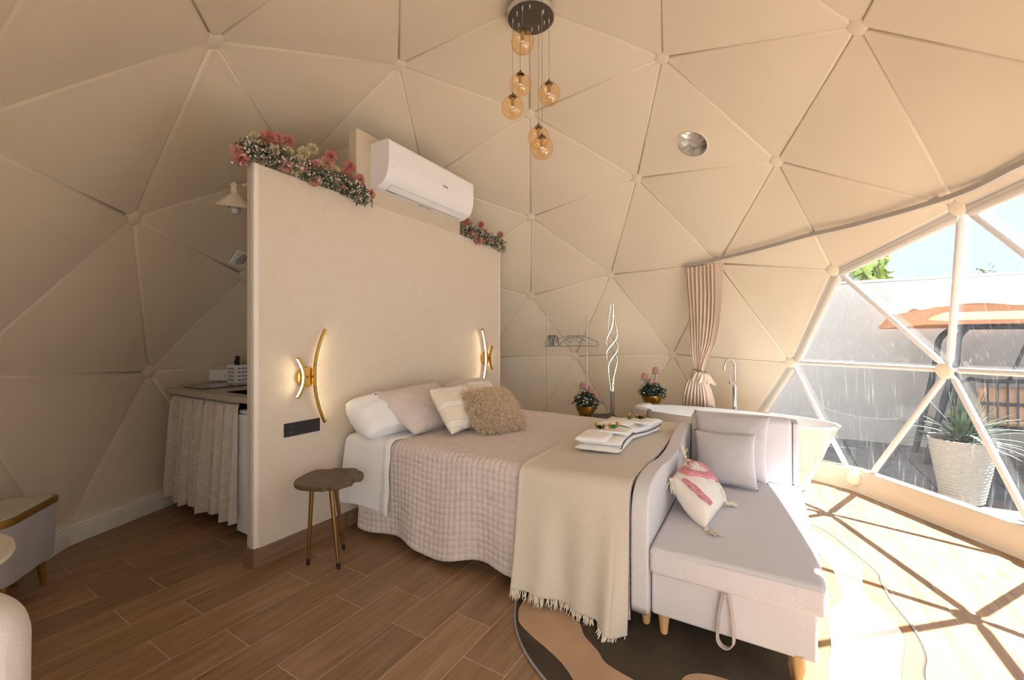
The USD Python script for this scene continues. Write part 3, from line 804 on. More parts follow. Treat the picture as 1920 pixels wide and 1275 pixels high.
# two folded white bathrobes with black piping
def robe(label, cu, cv, ang, seed):
    t = thing("folded_bathrobe", label, "bathrobe", W(cu, cv, 0.655), ROT + ang)
    rng = np.random.default_rng(seed)
    def slab(x0, x1, y0, y1, z0, z1, sd):
        def fn(S, T):
            a, b = 2 * S - 1, 2 * T - 1
            x = (x0 + x1) / 2 + (x1 - x0) / 2 * np.sign(a) * np.abs(a) ** 0.8; y = (y0 + y1) / 2 + (y1 - y0) / 2 * np.sign(b) * np.abs(b) ** 0.8
            h = ((1 - a ** 4) * (1 - b ** 4)) ** 0.5
            wob = 0.016 * fb(x, y, 12, sd) * h
            return np.stack([x, y, (z0 + z1) / 2 + (z1 - z0) / 2 * h + wob], -1)
        up_ = grid(fn, 26, 20)
        lowv = np.array(up_.vertices); c = (z0 + z1) / 2; lowv[:, 2] = c - np.maximum(lowv[:, 2] - c, 0) * 0.9
        lowv[:, 2] = np.maximum(lowv[:, 2], z0)
        mm = tm(np.vstack([up_.vertices, lowv]), np.vstack([up_.faces, up_.faces[:, ::-1] + len(lowv)])); mm.merge_vertices(digits_vertex=6); return mm
    part(t, "folded_body", slab(-0.13, 0.13, -0.20, 0.20, 0.0, 0.042, seed), "robe_white", smooth=True)
    part(t, "folded_body", slab(-0.115, 0.125, -0.17, 0.21, 0.030, 0.070, seed + 1), "robe_white", smooth=True)
    part(t, "sleeve", slab(-0.125, 0.05, -0.215, 0.03, 0.052, 0.092, seed + 2), "robe_white", smooth=True)
    part(t, "sleeve", slab(-0.06, 0.13, 0.02, 0.235, 0.050, 0.088, seed + 3), "robe_white", smooth=True)
    ys = np.linspace(-0.2, 0.2, 30)
    part(t, "piping", tube(np.c_[0.132 + 0.004 * np.sin(ys * 20), ys, 0.048 + 0.012 * np.sin(ys * 9 + seed)], 0.003, 6), "piping_black", smooth=60)
    xs = np.linspace(-0.1, 0.12, 16)
    part(t, "piping", tube(np.c_[xs, 0.165 + 0.02 * np.sin((xs + 0.1) * 12), 0.092 - 5.2 * (xs - 0.03) ** 2 * 0.35], 0.003, 6), "piping_black", smooth=60)
    part(t, "belt", rbox((-0.06, -0.03, 0.084), (0.128, 0.035, 0.096), 0.005), "robe_white", smooth=50)
robe("folded white bathrobe with black piping on the throw, nearer the camera", 1.14, 1.665, 4, 20)
robe("folded white bathrobe with black piping on the throw, behind the other robe", 1.54, 1.70, -14, 30)

def candy(label, u, v, z, ang, c1, c2):
    t = thing("wrapped_sweet", label, "sweet", W(u, v, z), ROT + ang)
    part(t, "sweet_body", xf(trimesh.creation.icosphere(2, 1.0), np.diag([0.020, 0.012, 0.012]), (0, 0, 0.016)), c1, smooth=30)
    for s in (-1, 1):
        pts = [[0.016 * s, 0, 0.016]]
        f = []
        nf = 9
        for k in range(nf):
            a = (k / (nf - 1) - 0.5) * 2.4
            pts.append([s * (0.018 + 0.021 * math.cos(a)), 0.006 * (-1) ** k, 0.018 + 0.020 * math.sin(a) + 0.006])
        f = [[0, k, k + 1] for k in range(1, nf)]
        part(t, "twisted_end", thicken(tm(pts, f), 0.0012), c2, smooth=False)
candy("green foil sweet with gold twisted ends on the nearer bathrobe", 1.19, 1.70, 0.748, 60, "foil_green", "foil_gold")
candy("black foil sweet with gold ends on the nearer bathrobe", 1.14, 1.63, 0.748, -25, "foil_black", "foil_gold")
candy("green foil sweet standing on the bathrobe farther from the camera", 1.545, 1.70, 0.748, 100, "foil_green", "foil_gold")
candy("black and gold foil sweet on the bathrobe farther from the camera", 1.58, 1.765, 0.748, 20, "foil_black", "foil_gold")

# ================================================================== CHAISE LONGUE AND RUG
M("chaise_fabric", (0.64, 0.61, 0.63), r=0.9, var=0.09, vs=260, bump=0.35, bs=420, dist=0.0015, sheen_weight=0.2)
M("cushion_grey", (0.52, 0.485, 0.49), r=0.9, var=0.09, vs=220, bump=0.3, bs=380, dist=0.0015, sheen_weight=0.2)
M("leg_wood", (0.62, 0.38, 0.17), r=0.4, var=0.12, vs=5, st=(8, 8, 1))
M("strap_fabric", (0.50, 0.43, 0.40), r=0.8, var=0.05, bump=0.3, bs=300)
CU, CV = 1.18, 2.33
L2 = lo(CU, CV)
ch = thing("chaise_longue", "light grey upholstered chaise longue with one curved arm, at the foot of the bed", "sofa", W(CU, CV), ROT)
def outline_prism(pu, z0, z1, bevel):     # outline in (u, v)
    p = L2(np.c_[np.array(pu), np.zeros(len(pu))])[:, :2]
    q = sg.polygon.orient(sg.Polygon(p)); return prism(q, z0, z1, bevel)
part(ch, "base", rbox((2.055 - CV, 0.565 - CU, 0.10), (2.645 - CV, 1.90 - CU, 0.285), 0.012), "chaise_fabric", smooth=50)
def cushion_box(lo_, hi_, r, crown, n=30):
    """Seat cushion: rounded box with a crowned top."""
    m = rbox(lo_, hi_, r, 3)
    m = m.subdivide_to_size(0.06)
    v = np.array(m.vertices)
    c = (np.array(lo_) + hi_) / 2; h = (np.array(hi_) - lo_) / 2
    a = (v - c) / h
    up_ = np.clip(a[:, 2], 0, 1)
    v[:, 2] += crown * up_ * np.clip(1 - a[:, 0] ** 2, 0, 1) ** 0.6 * np.clip(1 - a[:, 1] ** 2, 0, 1) ** 0.6
    m.vertices = v
    return m
seat = part(ch, "seat_cushion", cushion_box((2.052 - CV, 0.528 - CU, 0.288), (2.672 - CV, 1.80 - CU, 0.402), 0.022, 0.014), "chaise_fabric", smooth=60)
e_ = L2(np.array([(0.53, 2.06, 0.386), (0.527, 2.36, 0.387), (0.53, 2.655, 0.386), (0.545, 2.668, 0.386), (1.0, 2.672, 0.386), (1.74, 2.672, 0.386)]))
part(seat, "piping", tube(e_, 0.0035, 6), "chaise_fabric", smooth=60)
prof = np.array([(0.53, 0.105), (0.528, 0.30), (0.53, 0.50), (0.536, 0.56), (0.555, 0.605), (0.595, 0.642), (0.65, 0.66), (0.72, 0.668), (0.85, 0.668), (1.0, 0.65), (1.12, 0.640), (1.25, 0.640), (1.4, 0.654), (1.55, 0.685), (1.68, 0.706), (1.80, 0.712), (1.88, 0.70), (1.91, 0.66), (1.915, 0.105)])
def arm_mesh(grow, v0, v1, rr):
    from scipy.interpolate import PchipInterpolator
    k = np.r_[0, np.cumsum(np.linalg.norm(np.diff(prof, axis=0), axis=1))]
    kk = np.linspace(0, k[-1], 70); P = np.c_[PchipInterpolator(k, prof[:, 0])(kk), PchipInterpolator(k, prof[:, 1])(kk)]
    Pc = sg.polygon.orient(sg.Polygon(P)); co = np.array(Pc.exterior.coords)[:-1]
    sec = [(v0, rr), (v0 + rr * 0.3, rr * 0.3), (v0 + rr, 0.0), (v1 - rr, 0.0), (v1 - rr * 0.3, rr * 0.3), (v1, rr)]
    n = len(co); V = []
    for v, d in sec:
        c = offset_ring(co, d + grow); V.append(L2(np.c_[c[:, 0], np.full(n, v), c[:, 1]]))
    f = []
    for a in range(len(sec) - 1):
        for j in range(n):
            i0, i1, i2, i3 = a * n + j, a * n + (j + 1) % n, (a + 1) * n + j, (a + 1) * n + (j + 1) % n
            f += [[i0, i1, i3], [i0, i3, i2]]
    _, tf = trimesh.creation.triangulate_polygon(sg.Polygon(offset_ring(co, rr + grow)), engine="earcut")
    tf = np.array(tf)
    f += tf.tolist() + (tf[:, ::-1] + (len(sec) - 1) * n).tolist()
    m = tm(np.vstack(V), f); m.fix_normals(); return m, co
am, co = arm_mesh(0.0, 1.974, 2.05, 0.010)
arm = part(ch, "arm", am, "chaise_fabric", smooth=60)
for v in (1.985, 2.042):
    c = offset_ring(co, 0.0055)
    ok = c[:, 1] > 0.12
    k0 = np.argmax(c[:, 1] < 0.12); c = np.roll(c, -k0, 0); c = c[c[:, 1] > 0.115]
    part(arm, "piping", tube(L2(np.c_[c[:, 0] , np.full(len(c), v - 0.0035 if v < 2.0 else v + 0.0035), c[:, 1]]), 0.003, 6), "chaise_fabric", smooth=60)
def lean(m, u0, z0, k):                # shears a back towards larger u with height
    v = np.array(m.vertices); v[:, 1] += np.clip(v[:, 2] - z0, 0, 1) * k; m.vertices = v; return m
bk = lean(cushion_box((2.055 - CV, 1.735 - CU, 0.385), (2.632 - CV, 1.845 - CU, 0.790), 0.03, 0.008), 0, 0.385, 0.14)
part(ch, "back_cushion", bk, "chaise_fabric", smooth=60)
sh = lean(rbox((2.05 - CV, 1.82 - CU, 0.20), (2.668 - CV, 1.90 - CU, 0.778), 0.016), 0, 0.385, 0.14)
back = part(ch, "backrest", sh, "chaise_fabric", smooth=60)
sd = lean(rbox((2.635 - CV, 1.75 - CU, 0.40), (2.668 - CV, 1.87 - CU, 0.775), 0.014), 0, 0.385, 0.14)
part(ch, "back_side", sd, "chaise_fabric", smooth=60)
a = np.linspace(-1, 1, 25)
loop = L2(np.c_[0.548 - 0.012 * (1 - a ** 2), 2.338 + 0.036 * np.sign(a) * np.sqrt(np.clip(1 - np.abs(a), 0, 1)) ** 1.0 * np.where(np.abs(a) > 0.2, 1, np.abs(a) * 5 * 0.0 + np.abs(a) / 0.2) , 0.09 + 0.205 * np.abs(a) ** 1.2])
th_ = np.linspace(0, PI, 13)
half = [(0.552, 2.345 + 0.008, 0.295), (0.549, 2.345 + 0.016, 0.25), (0.546, 2.345 + 0.024, 0.19), (0.543, 2.345 + 0.029, 0.13)]
arc = [(0.541, 2.345 + 0.029 * math.cos(q), 0.105 - 0.034 * math.sin(q)) for q in th_]
loop = np.array(half + arc + [(u, 2 * 2.345 - v, z) for u, v, z in half[::-1]])
part(ch, "pull_strap", ribbon(L2(loop), np.array([0.35, 1.0, 0.0]), 0.022, 0.004), "strap_fabric", smooth=40)
for u, v in ((0.635, 2.018), (0.605, 2.10), (0.585, 2.59), (1.80, 2.02), (1.80, 2.60)):
    part(ch, "leg", xf(lathe([(0, 0.009), (0.014, 0.009), (0.016, 0.012), (0.0255, 0.10), (0.0255, 0.112), (0, 0.112)], 18), None, (v - CV, u - CU, 0)), "leg_wood", smooth=50)

add_pil("throw_cushion", "larger grey square cushion leaning on the chaise back, behind the smaller one", "cushion",
        [(1.615, 2.12, 0.425), (1.62, 2.505, 0.425), (1.725, 2.515, 0.815), (1.725, 2.082, 0.822)], 0.14, "cushion_grey", 11, wr=0.0025, pinch=0.075, rnd=0.0)
add_pil("throw_cushion", "smaller grey square cushion propped in front of the larger one on the chaise", "cushion",
        [(1.475, 2.125, 0.42), (1.48, 2.455, 0.418), (1.60, 2.44, 0.722), (1.60, 2.10, 0.715)], 0.14, "cushion_grey", 12, wr=0.0025, pinch=0.08, rnd=0.0)

# white tufted cushion with pink loops and tassels, slumped in the corner of the seat
M("cushion_ivory", "eee6da", r=0.9, var=0.03, vs=10, bump=0.2, bs=150)
M("loop_pink", (0.66, 0.27, 0.30), r=0.95, var=0.3, vs=90, bump=0.9, bs=110, dist=0.006)
M("loop_cream", (0.74, 0.66, 0.56), r=0.95, var=0.15, vs=90, bump=0.9, bs=110, dist=0.006)
pc = np.array([(0.80, 2.245, 0.418), (1.135, 2.305, 0.44), (1.315, 2.085, 0.60), (0.955, 2.068, 0.578)])
m, at, g = pil("p", "", "", pc, 0.185, "", 13, pinch=0.03, power=0.46, wr=0.003, rnd=0.08)
pk = thing("tufted_cushion", "ivory cushion with pink tufted loops and corner tassels, slumped against the chaise arm", "cushion", at, ROT)
part(pk, "cover", m, "cushion_ivory", smooth=True)
nrm = np.cross(g[1] - g[0], g[3] - g[0]); nrm /= np.linalg.norm(nrm)
if nrm[0] < 0: nrm = -nrm
ray_ = trimesh.Trimesh(m.vertices, m.faces)
def on_face(s, t):
    """Points on the cushion's visible face at (s, t) in [-1, 1]."""
    q = np.array([g[0] * (1 - a) * (1 - b) + g[1] * a * (1 - b) + g[2] * a * b + g[3] * (1 - a) * b for a, b in zip((np.asarray(s) + 1) / 2, (np.asarray(t) + 1) / 2)])
    h = 0.185 / 2 * np.clip((1 - np.asarray(s) ** 2) * (1 - np.asarray(t) ** 2), 0, 1) ** 0.46
    return q + nrm * (h + 0.003)[:, None]
def tuft(name, st_pts, w, mat):
    st_pts = np.array(st_pts); k = np.linspace(0, len(st_pts) - 1, 26)
    s = np.interp(k, np.arange(len(st_pts)), st_pts[:, 0]); t = np.interp(k, np.arange(len(st_pts)), st_pts[:, 1])
    p = on_face(s, t); ww = np.interp(k, np.arange(len(st_pts)), np.broadcast_to(w, len(st_pts)))
    mm = tube(p, ww, 10, up=nrm, flat=0.45)
    mm = mm.subdivide().subdivide()
    v = np.array(mm.vertices); vn = mm.vertex_normals
    v = v + vn * (0.005 * (meshkit.noise(v * 170, 3) - 0.4))[:, None]
    mm.vertices = v
    part(pk, name, mm, mat, smooth=True)
tuft("pink_loops", [(-0.88, 0.42), (-0.6, 0.20), (-0.3, 0.0), (-0.10, -0.15)][::-1] if False else [(-0.55, -0.62), (-0.72, -0.25), (-0.80, 0.2), (-0.84, 0.62)], [0.016, 0.022, 0.024, 0.015], "loop_pink")
tuft("pink_loops", [(0.80, -0.30), (0.45, -0.05), (0.1, 0.05), (-0.25, 0.30), (-0.52, 0.62), (-0.45, 0.86)], [0.024, 0.022, 0.02, 0.019, 0.025, 0.027], "loop_pink")
tuft("pink_loops", [(0.80, -0.30), (0.75, 0.1), (0.5, 0.45), (0.2, 0.65), (0.0, 0.82)], [0.02, 0.022, 0.021, 0.019, 0.017], "loop_pink")
tuft("pink_loops", [(0.93, -0.55), (0.94, -0.1), (0.94, 0.35)], [0.016, 0.02, 0.016], "loop_pink")
tuft("cream_loops", [(0.62, -0.93), (0.60, -0.6), (0.52, -0.36)], [0.016, 0.019, 0.014], "loop_cream")
tuft("cream_loops", [(0.32, 0.62), (0.08, 0.55), (-0.12, 0.68)], [0.02, 0.022, 0.018], "loop_cream")
rng = np.random.default_rng(8)
for c, dirv in ((g[0], (0.55, -0.35, -0.05)), (g[3], (0.35, -0.45, -1.0)), (g[2], (-0.2, 0.5, 0.6)), (g[1], (0.6, 0.5, -0.3))):
    d = np.array(dirv) / np.linalg.norm(dirv); ms = [xf(trimesh.creation.icosphere(2, 0.011), None, c + d * 0.006)]
    for k in range(16):
        e = d * 0.05 + rng.normal(0, 0.011, 3); q = c + d * 0.012
        w2 = q + e
        if w2[2] < 0.004: w2[2] = 0.004
        mid_ = (q + w2) / 2 + rng.normal(0, 0.004, 3)
        mid_[2] = max(mid_[2], 0.005)
        ms.append(tube([q, mid_, w2], [0.0035, 0.0035, 0.0025], 5))
    part(pk, "tassel", cat(*ms), "fringe_cream", smooth=60)

# rug: dark olive pile with tan, cream and brown waves
M("rug_dark", (0.060, 0.045, 0.028), r=0.95, var=0.25, vs=6, bump=0.4, bs=300, dist=0.003)
M("rug_tan", (0.50, 0.33, 0.205), r=0.95, var=0.14, vs=4, bump=0.3, bs=300, dist=0.002)
M("rug_cream", (0.74, 0.67, 0.58), r=0.95, var=0.05, vs=4, bump=0.3, bs=300, dist=0.002)
M("rug_brown", (0.30, 0.135, 0.055), r=0.95, var=0.15, vs=6, bump=0.3, bs=300, dist=0.002)
M("rug_olive", (0.20, 0.125, 0.05), r=0.95, var=0.15, vs=6, bump=0.3, bs=300, dist=0.002)
M("rug_binding", (0.30, 0.29, 0.30), r=0.8)
def smooth_poly(p, n=6):
    p = np.array(p, float); k = len(p); out_ = []
    for i in range(k):
        a, b, c, d = p[i - 1], p[i], p[(i + 1) % k], p[(i + 2) % k]
        for t in np.linspace(0, 1, n, endpoint=False):
            out_.append(0.5 * ((2 * b) + (-a + c) * t + (2 * a - 5 * b + 4 * c - d) * t ** 2 + (-a + 3 * b - 3 * c + d) * t ** 3))
    return sg.Polygon(out_).buffer(0)
edge = [(0.049, 2.217), (0.013, 1.998), (0.035, 1.80), (0.122, 1.606), (0.28, 1.38), (0.50, 1.22), (0.80, 1.15), (1.12, 1.20), (1.40, 1.38), (1.569, 1.606), (1.682, 1.719), (1.784, 1.888), (1.861, 2.079), (1.954, 2.246), (2.014, 2.349), (2.075, 2.653), (2.10, 2.83), (2.06, 2.96), (1.86, 3.08), (1.5, 3.05), (1.1, 3.0), (0.7, 2.85), (0.35, 2.65), (0.13, 2.42)]
rp = smooth_poly(edge)
RC = np.array([1.05, 2.05, 0])
rug = thing("rug", "large rounded rug with wavy dark olive, tan, cream and brown shapes under the chaise", "rug", RC)
sh2 = lambda P: shapely.affinity.translate(P, -RC[0], -RC[1]) if False else shapely.transform(P, lambda c: c - RC[:2])
part(rug, "pile", prism(sh2(rp.buffer(-0.006)), 0.0005, 0.0085), "rug_dark", smooth=30)
part(rug, "binding", tube(np.c_[np.array(sh2(rp).exterior.coords), np.full(len(rp.exterior.coords), 0.006)], 0.0055, 8, caps=False), "rug_binding", smooth=60)
inner = rp.buffer(-0.012)
tan = [(0.115, 2.181), (0.04, 2.043), (0.030, 1.955), (0.040, 1.907), (0.084, 1.837), (0.135, 1.771), (0.182, 1.705), (0.214, 1.643), (0.25, 1.55), (0.33, 1.42), (0.50, 1.36), (0.60, 1.42), (0.56, 1.52), (0.447, 1.606), (0.373, 1.679), (0.351, 1.749), (0.313, 1.837), (0.307, 1.907), (0.282, 1.955), (0.235, 2.028), (0.215, 2.082), (0.219, 2.147), (0.23, 2.25), (0.17, 2.26)]
brown = [(2.15, 2.95), (2.02, 2.86), (2.032, 2.70), (2.016, 2.564), (1.984, 2.433), (1.911, 2.314), (1.796, 2.175), (1.75, 2.051), (1.738, 1.96), (1.701, 1.853), (1.621, 1.758), (1.552, 1.69), (1.471, 1.606), (1.36, 1.47), (1.5, 1.3), (1.9, 1.6), (2.2, 2.2), (2.3, 2.7)]
cream = [(2.02, 2.86), (2.032, 2.70), (2.016, 2.564), (1.984, 2.433), (1.911, 2.314), (1.796, 2.175), (1.75, 2.051), (1.738, 1.96), (1.701, 1.853), (1.621, 1.758), (1.552, 1.69), (1.471, 1.606), (1.36, 1.47), (1.22, 1.42), (1.16, 1.50), (1.199, 1.606), (1.245, 1.672), (1.327, 1.768), (1.401, 1.876), (1.483, 1.991), (1.585, 2.065), (1.669, 2.152), (1.761, 2.314), (1.831, 2.502), (1.88, 2.75), (1.95, 2.86)]
olive = [(1.831, 2.502), (1.761, 2.314), (1.669, 2.152), (1.585, 2.065), (1.483, 1.991), (1.401, 1.876), (1.327, 1.768), (1.245, 1.672), (1.199, 1.606), (1.16, 1.50), (1.04, 1.50), (1.06, 1.62), (1.16, 1.78), (1.30, 1.96), (1.42, 2.15), (1.52, 2.35), (1.62, 2.55), (1.74, 2.66)]
tan2 = [(0.72, 1.628), (0.64, 1.60), (0.62, 1.50), (0.74, 1.40), (0.90, 1.42), (0.92, 1.52), (0.83, 1.59)]
tan3 = [(0.395, 1.64), (0.44, 1.615), (0.5, 1.59), (0.52, 1.55), (0.45, 1.57)]
cre = smooth_poly(cream); bro = smooth_poly(brown).difference(cre.buffer(0.002)); oli = smooth_poly(olive).difference(cre.buffer(0.002))
for nm, P, mt in (("tan_wave", smooth_poly(tan), "rug_tan"), ("cream_wave", cre, "rug_cream"), ("brown_wave", bro, "rug_brown"), ("olive_wave", oli, "rug_olive"), ("tan_wave", smooth_poly(tan2), "rug_tan")):
    P = P.intersection(inner)
    for p in getattr(P, "geoms", [P]):
        if p.area > 0.003: part(rug, nm, prism(sh2(p), 0.006, 0.0092), mt, smooth=30)

# ================================================================== PARTITION FITTINGS
M("brass", (0.60, 0.38, 0.10), r=0.32, m=0.9, var=0.04)
M("brass_dark", (0.40, 0.25, 0.07), r=0.35, m=0.9, var=0.04)
M("bronze_leg", (0.30, 0.175, 0.06), r=0.35, m=0.85, var=0.1, vs=8, st=(4, 4, 1))
M("gold_bowl", (0.52, 0.31, 0.06), r=0.3, m=0.85, var=0.06)
M("rubber_black", (0.015, 0.015, 0.015), r=0.6)
M("socket_black", (0.022, 0.022, 0.025), r=0.4)
M("plastic_white", (0.91, 0.91, 0.92), r=0.3, var=0.01)
M("plastic_grey", (0.35, 0.33, 0.31), r=0.4)
M("slot_dark", (0.015, 0.013, 0.012), r=0.6)
M("print_dark", (0.05, 0.05, 0.055), r=0.6)
M("label_print", (0.55, 0.53, 0.42), r=0.5)
M("label_yellow", (0.75, 0.6, 0.1), r=0.5)
M("chrome", (0.75, 0.75, 0.76), r=0.08, m=1.0, var=0.0)
M("chrome_dark", (0.22, 0.19, 0.17), r=0.06, m=1.0, var=0.0)
M("steel_grey", (0.42, 0.40, 0.385), r=0.38, m=0.5)
M("walnut_top", (0.115, 0.072, 0.038), r=0.45, var=0.35, vs=5, st=(3, 9, 3), bump=0.2, bs=60, bst=(4, 1, 1))
emit("led_warm", (1.0, 0.80, 0.48), 5.0)

def wall_lamp(label, u, z, flip):
    """Two back-to-back arcs on a round plate; the LED runs along the outer side of each arc."""
    t = thing("wall_lamp", label, "lamp", W(u, 0.0, z), ROT, "curved brass wall lamps")
    part(t, "back_plate", xf(lathe([(0, 0.0), (0.060, 0.0), (0.063, 0.003), (0.063, 0.022), (0.060, 0.026), (0, 0.026)], 36), frame((1, 0, 0)), (0.001, 0, 0)), "brass", smooth=40)
    part(t, "screw_cap", xf(lathe([(0, 0.0), (0.007, 0.0), (0.007, 0.006), (0.004, 0.009), (0, 0.009)], 14), frame((1, 0, 0)), (0.027, 0, 0)), "brass_dark")
    s = -1 if flip else 1
    def arc(nm, half, sag, y0, x0, side):
        q = np.linspace(-1, 1, 33); z_ = q * half; y = y0 + side * sag * q ** 2
        p = np.c_[np.full(33, x0), s * y, z_]
        a_ = part(t, nm, ribbon(p, np.array([1.0, 0, 0]), 0.018, 0.016), "brass", smooth=25)
        pl = np.c_[np.full(33, x0), s * (y + side * 0.0088), z_]
        part(a_, "led_strip", ribbon(pl[1:-1], np.array([1.0, 0, 0]), 0.0135, 0.003), "led_warm", smooth=25)
        part(t, "bracket", cyl((0.02, s * (y0 - side * 0.004), 0), (x0 - 0.004, s * (y0), 0), 0.008, n=12), "brass_dark")
    arc("long_arc", 0.298, 0.075, 0.036, 0.05, 1)
    arc("short_arc", 0.122, 0.045, -0.034, 0.05, -1)
wall_lamp("brass wall lamp of two curved lit arcs above the black socket, left of the bed", 0.31, 1.056, False)
wall_lamp("brass wall lamp of two curved lit arcs at the right end of the partition", 2.315, 1.10, True)

sk = thing("wall_socket", "black triple wall plate with one socket and two switches, left of the bed", "socket", W(0.2945, 0, 0.742), ROT)
part(sk, "frame", cbox((0.0, -0.1195, -0.041), (0.008, 0.1195, 0.041), 0.0025), "socket_black")
for k, y in enumerate((-0.0795, 0, 0.0795)):
    if k == 0:
        pl = prism(sg.box(-0.034, -0.034, 0.034, 0.034).difference(sg.Point(0, 0).buffer(0.0205, 10)), 0.0, 0.004)
        b = part(sk, "socket_outlet", cat(xf(pl, frame((1, 0, 0)), (0.008, y, 0)), xf(lathe([(0, 0.0008), (0.0205, 0.0008), (0.0205, 0.0035), (0.0175, 0.0035), (0.0175, 0.0015), (0, 0.0015)], 22), frame((1, 0, 0)), (0.0075, y, 0))), "socket_black")
        for q in (-0.0095, 0.0095): part(b, "pin_hole", xf(cyl((0, 0, 0), (0, 0, 0.001), 0.003, n=10), frame((1, 0, 0)), (0.0092, y + q, 0)), "slot_dark")
        for q in (-0.017, 0.017): part(b, "earth_clip", cbox((0.009, y - 0.003, q - 0.0025), (0.0125, y + 0.003, q + 0.0025), 0.0006), "chrome")
    else:
        part(sk, "switch", cbox((0.006, y - 0.034, -0.034), (0.0125, y + 0.034, 0.034), 0.0015), "socket_black")

# ------------------------------------------------------------------ air conditioner
ac = thing("air_conditioner", "white split air conditioner mounted above the partition between two flower garlands", "air conditioner", W(1.37, -0.02, 2.405), ROT)
AL = 0.52
sec = np.array([(0.0, 0.0), (0.06, -0.002), (0.105, 0.012), (0.145, 0.038), (0.172, 0.075), (0.186, 0.12), (0.192, 0.18), (0.192, 0.30), (0.186, 0.322), (0.172, 0.332), (0.02, 0.333), (0.0, 0.325)])
def ac_body():
    ys = np.array([-AL, -AL + 0.004, -AL + 0.012, AL - 0.012, AL - 0.004, AL]); sc = [0.975, 0.992, 1, 1, 0.992, 0.975]
    c = np.array([0.0, 0.165]); V = []
    from scipy.interpolate import PchipInterpolator
    k = np.r_[0, np.cumsum(np.linalg.norm(np.diff(sec, axis=0), axis=1))]; kk = np.linspace(0, k[-1], 60)
    P = np.c_[PchipInterpolator(k, sec[:, 0])(kk), PchipInterpolator(k, sec[:, 1])(kk)]
    n = len(P)
    for y, s in zip(ys, sc):
        q = c + (P - c) * s; V.append(np.c_[q[:, 0], np.full(n, y), q[:, 1]])
    f = []
    for a in range(len(ys) - 1):
        for j in range(n):
            i0, i1, i2, i3 = a * n + j, a * n + (j + 1) % n, (a + 1) * n + j, (a + 1) * n + (j + 1) % n
            f += [[i0, i1, i3], [i0, i3, i2]]
    _, tf = trimesh.creation.triangulate_polygon(sg.Polygon(P), engine="earcut"); tf = np.array(tf)
    f += tf.tolist() + (tf[:, ::-1] + (len(ys) - 1) * n).tolist()
    m = tm(np.vstack(V), f); m.fix_normals(); return m, P
m, ACP = ac_body()
part(ac, "body", m, "plastic_white", smooth=30)
def ac_at(f):                        # point and outward normal on the curved underside, f = arc fraction
    k = np.r_[0, np.cumsum(np.linalg.norm(np.diff(ACP, axis=0), axis=1))]; s = f * k[-1]
    p = np.array([np.interp(s, k, ACP[:, 0]), np.interp(s, k, ACP[:, 1])]); q = np.array([np.interp(s + 0.004, k, ACP[:, 0]), np.interp(s + 0.004, k, ACP[:, 1])])
    t = (q - p) / np.linalg.norm(q - p); return p, np.array([t[1], -t[0]])
def ac_strip(f0, f1, y0, y1, lift, mat, nm):
    fs = np.linspace(f0, f1, 9); V = []
    for f in fs:
        p, n_ = ac_at(f); p = p + n_ * lift; V += [(p[0], y0, p[1]), (p[0], y1, p[1])]
    fa = []
    for k in range(8): fa += [[2 * k, 2 * k + 1, 2 * k + 3], [2 * k, 2 * k + 3, 2 * k + 2]]
    mm = tm(V, fa); return part(ac, nm, thicken(mm, -0.0015 if lift < 0.002 else 0.001), mat, smooth=40)
fl = ac_strip(0.125, 0.215, -AL + 0.08, AL - 0.07, 0.0035, "plastic_white", "air_flap")
ac_strip(0.117, 0.124, -AL + 0.08, AL - 0.07, 0.001, "slot_dark", "outlet_slot")
ac_strip(0.2155, 0.2175, -AL + 0.08, AL - 0.07, 0.001, "plastic_grey", "flap_line")
ac_strip(0.125, 0.2155, -AL + 0.078, -AL + 0.0795, 0.001, "plastic_grey", "flap_line")
ac_strip(0.125, 0.2155, AL - 0.0695, AL - 0.068, 0.001, "plastic_grey", "flap_line")
ac_strip(0.105, 0.109, -AL + 0.08, -AL + 0.19, 0.001, "slot_dark", "vent_slot")
st_ = ac_strip(0.062, 0.085, -0.06, 0.10, 0.001, "label_print", "sticker")
ac_strip(0.064, 0.075, 0.02, 0.05, 0.0016, "label_yellow", "sticker_print")
ac_strip(0.066, 0.08, -0.045, -0.015, 0.0016, "print_dark", "sticker_print")
ac_strip(0.066, 0.08, 0.06, 0.075, 0.0016, "print_dark", "sticker_print")
Rt = np.array([[0, 0, 1.0], [1, 0, 0], [0, 1, 0]])
part(ac, "lettering", xf(meshkit.text_mesh("Hisense", 0.0125, 0.0008, bold=True), Rt, (0.1925, 0.075, 0.137 + 0.03)), "print_dark", smooth=False)
p_, n_ = ac_at(0.27)
part(ac, "lettering", xf(meshkit.text_mesh("INVERTER", 0.006, 0.0006), Rt, (0.188, -AL + 0.02, 0.135)), "plastic_grey", smooth=False)

# ------------------------------------------------------------------ flower garlands on the partition's top
M("leaf_green", (0.075, 0.105, 0.04), r=0.6, var=0.35, vs=30)
M("leaf_dark", (0.025, 0.06, 0.035), r=0.55, var=0.35, vs=30)
M("blossom_white", (0.70, 0.64, 0.58), r=0.8, var=0.15, vs=40)
M("blossom_lilac", (0.52, 0.39, 0.38), r=0.8, var=0.2, vs=40)
M("pom_pink", (0.62, 0.235, 0.195), r=0.75, var=0.2, vs=60)
M("pom_rose", (0.66, 0.32, 0.27), r=0.75, var=0.2, vs=60)
M("pom_cream", (0.70, 0.62, 0.36), r=0.75, var=0.15, vs=60)
M("protea_pink", (0.56, 0.30, 0.29), r=0.75, var=0.3, vs=60)
M("feather_yellow", (0.60, 0.40, 0.04), r=0.8, var=0.2, vs=40)
M("stem_brown", (0.10, 0.08, 0.04), r=0.8)

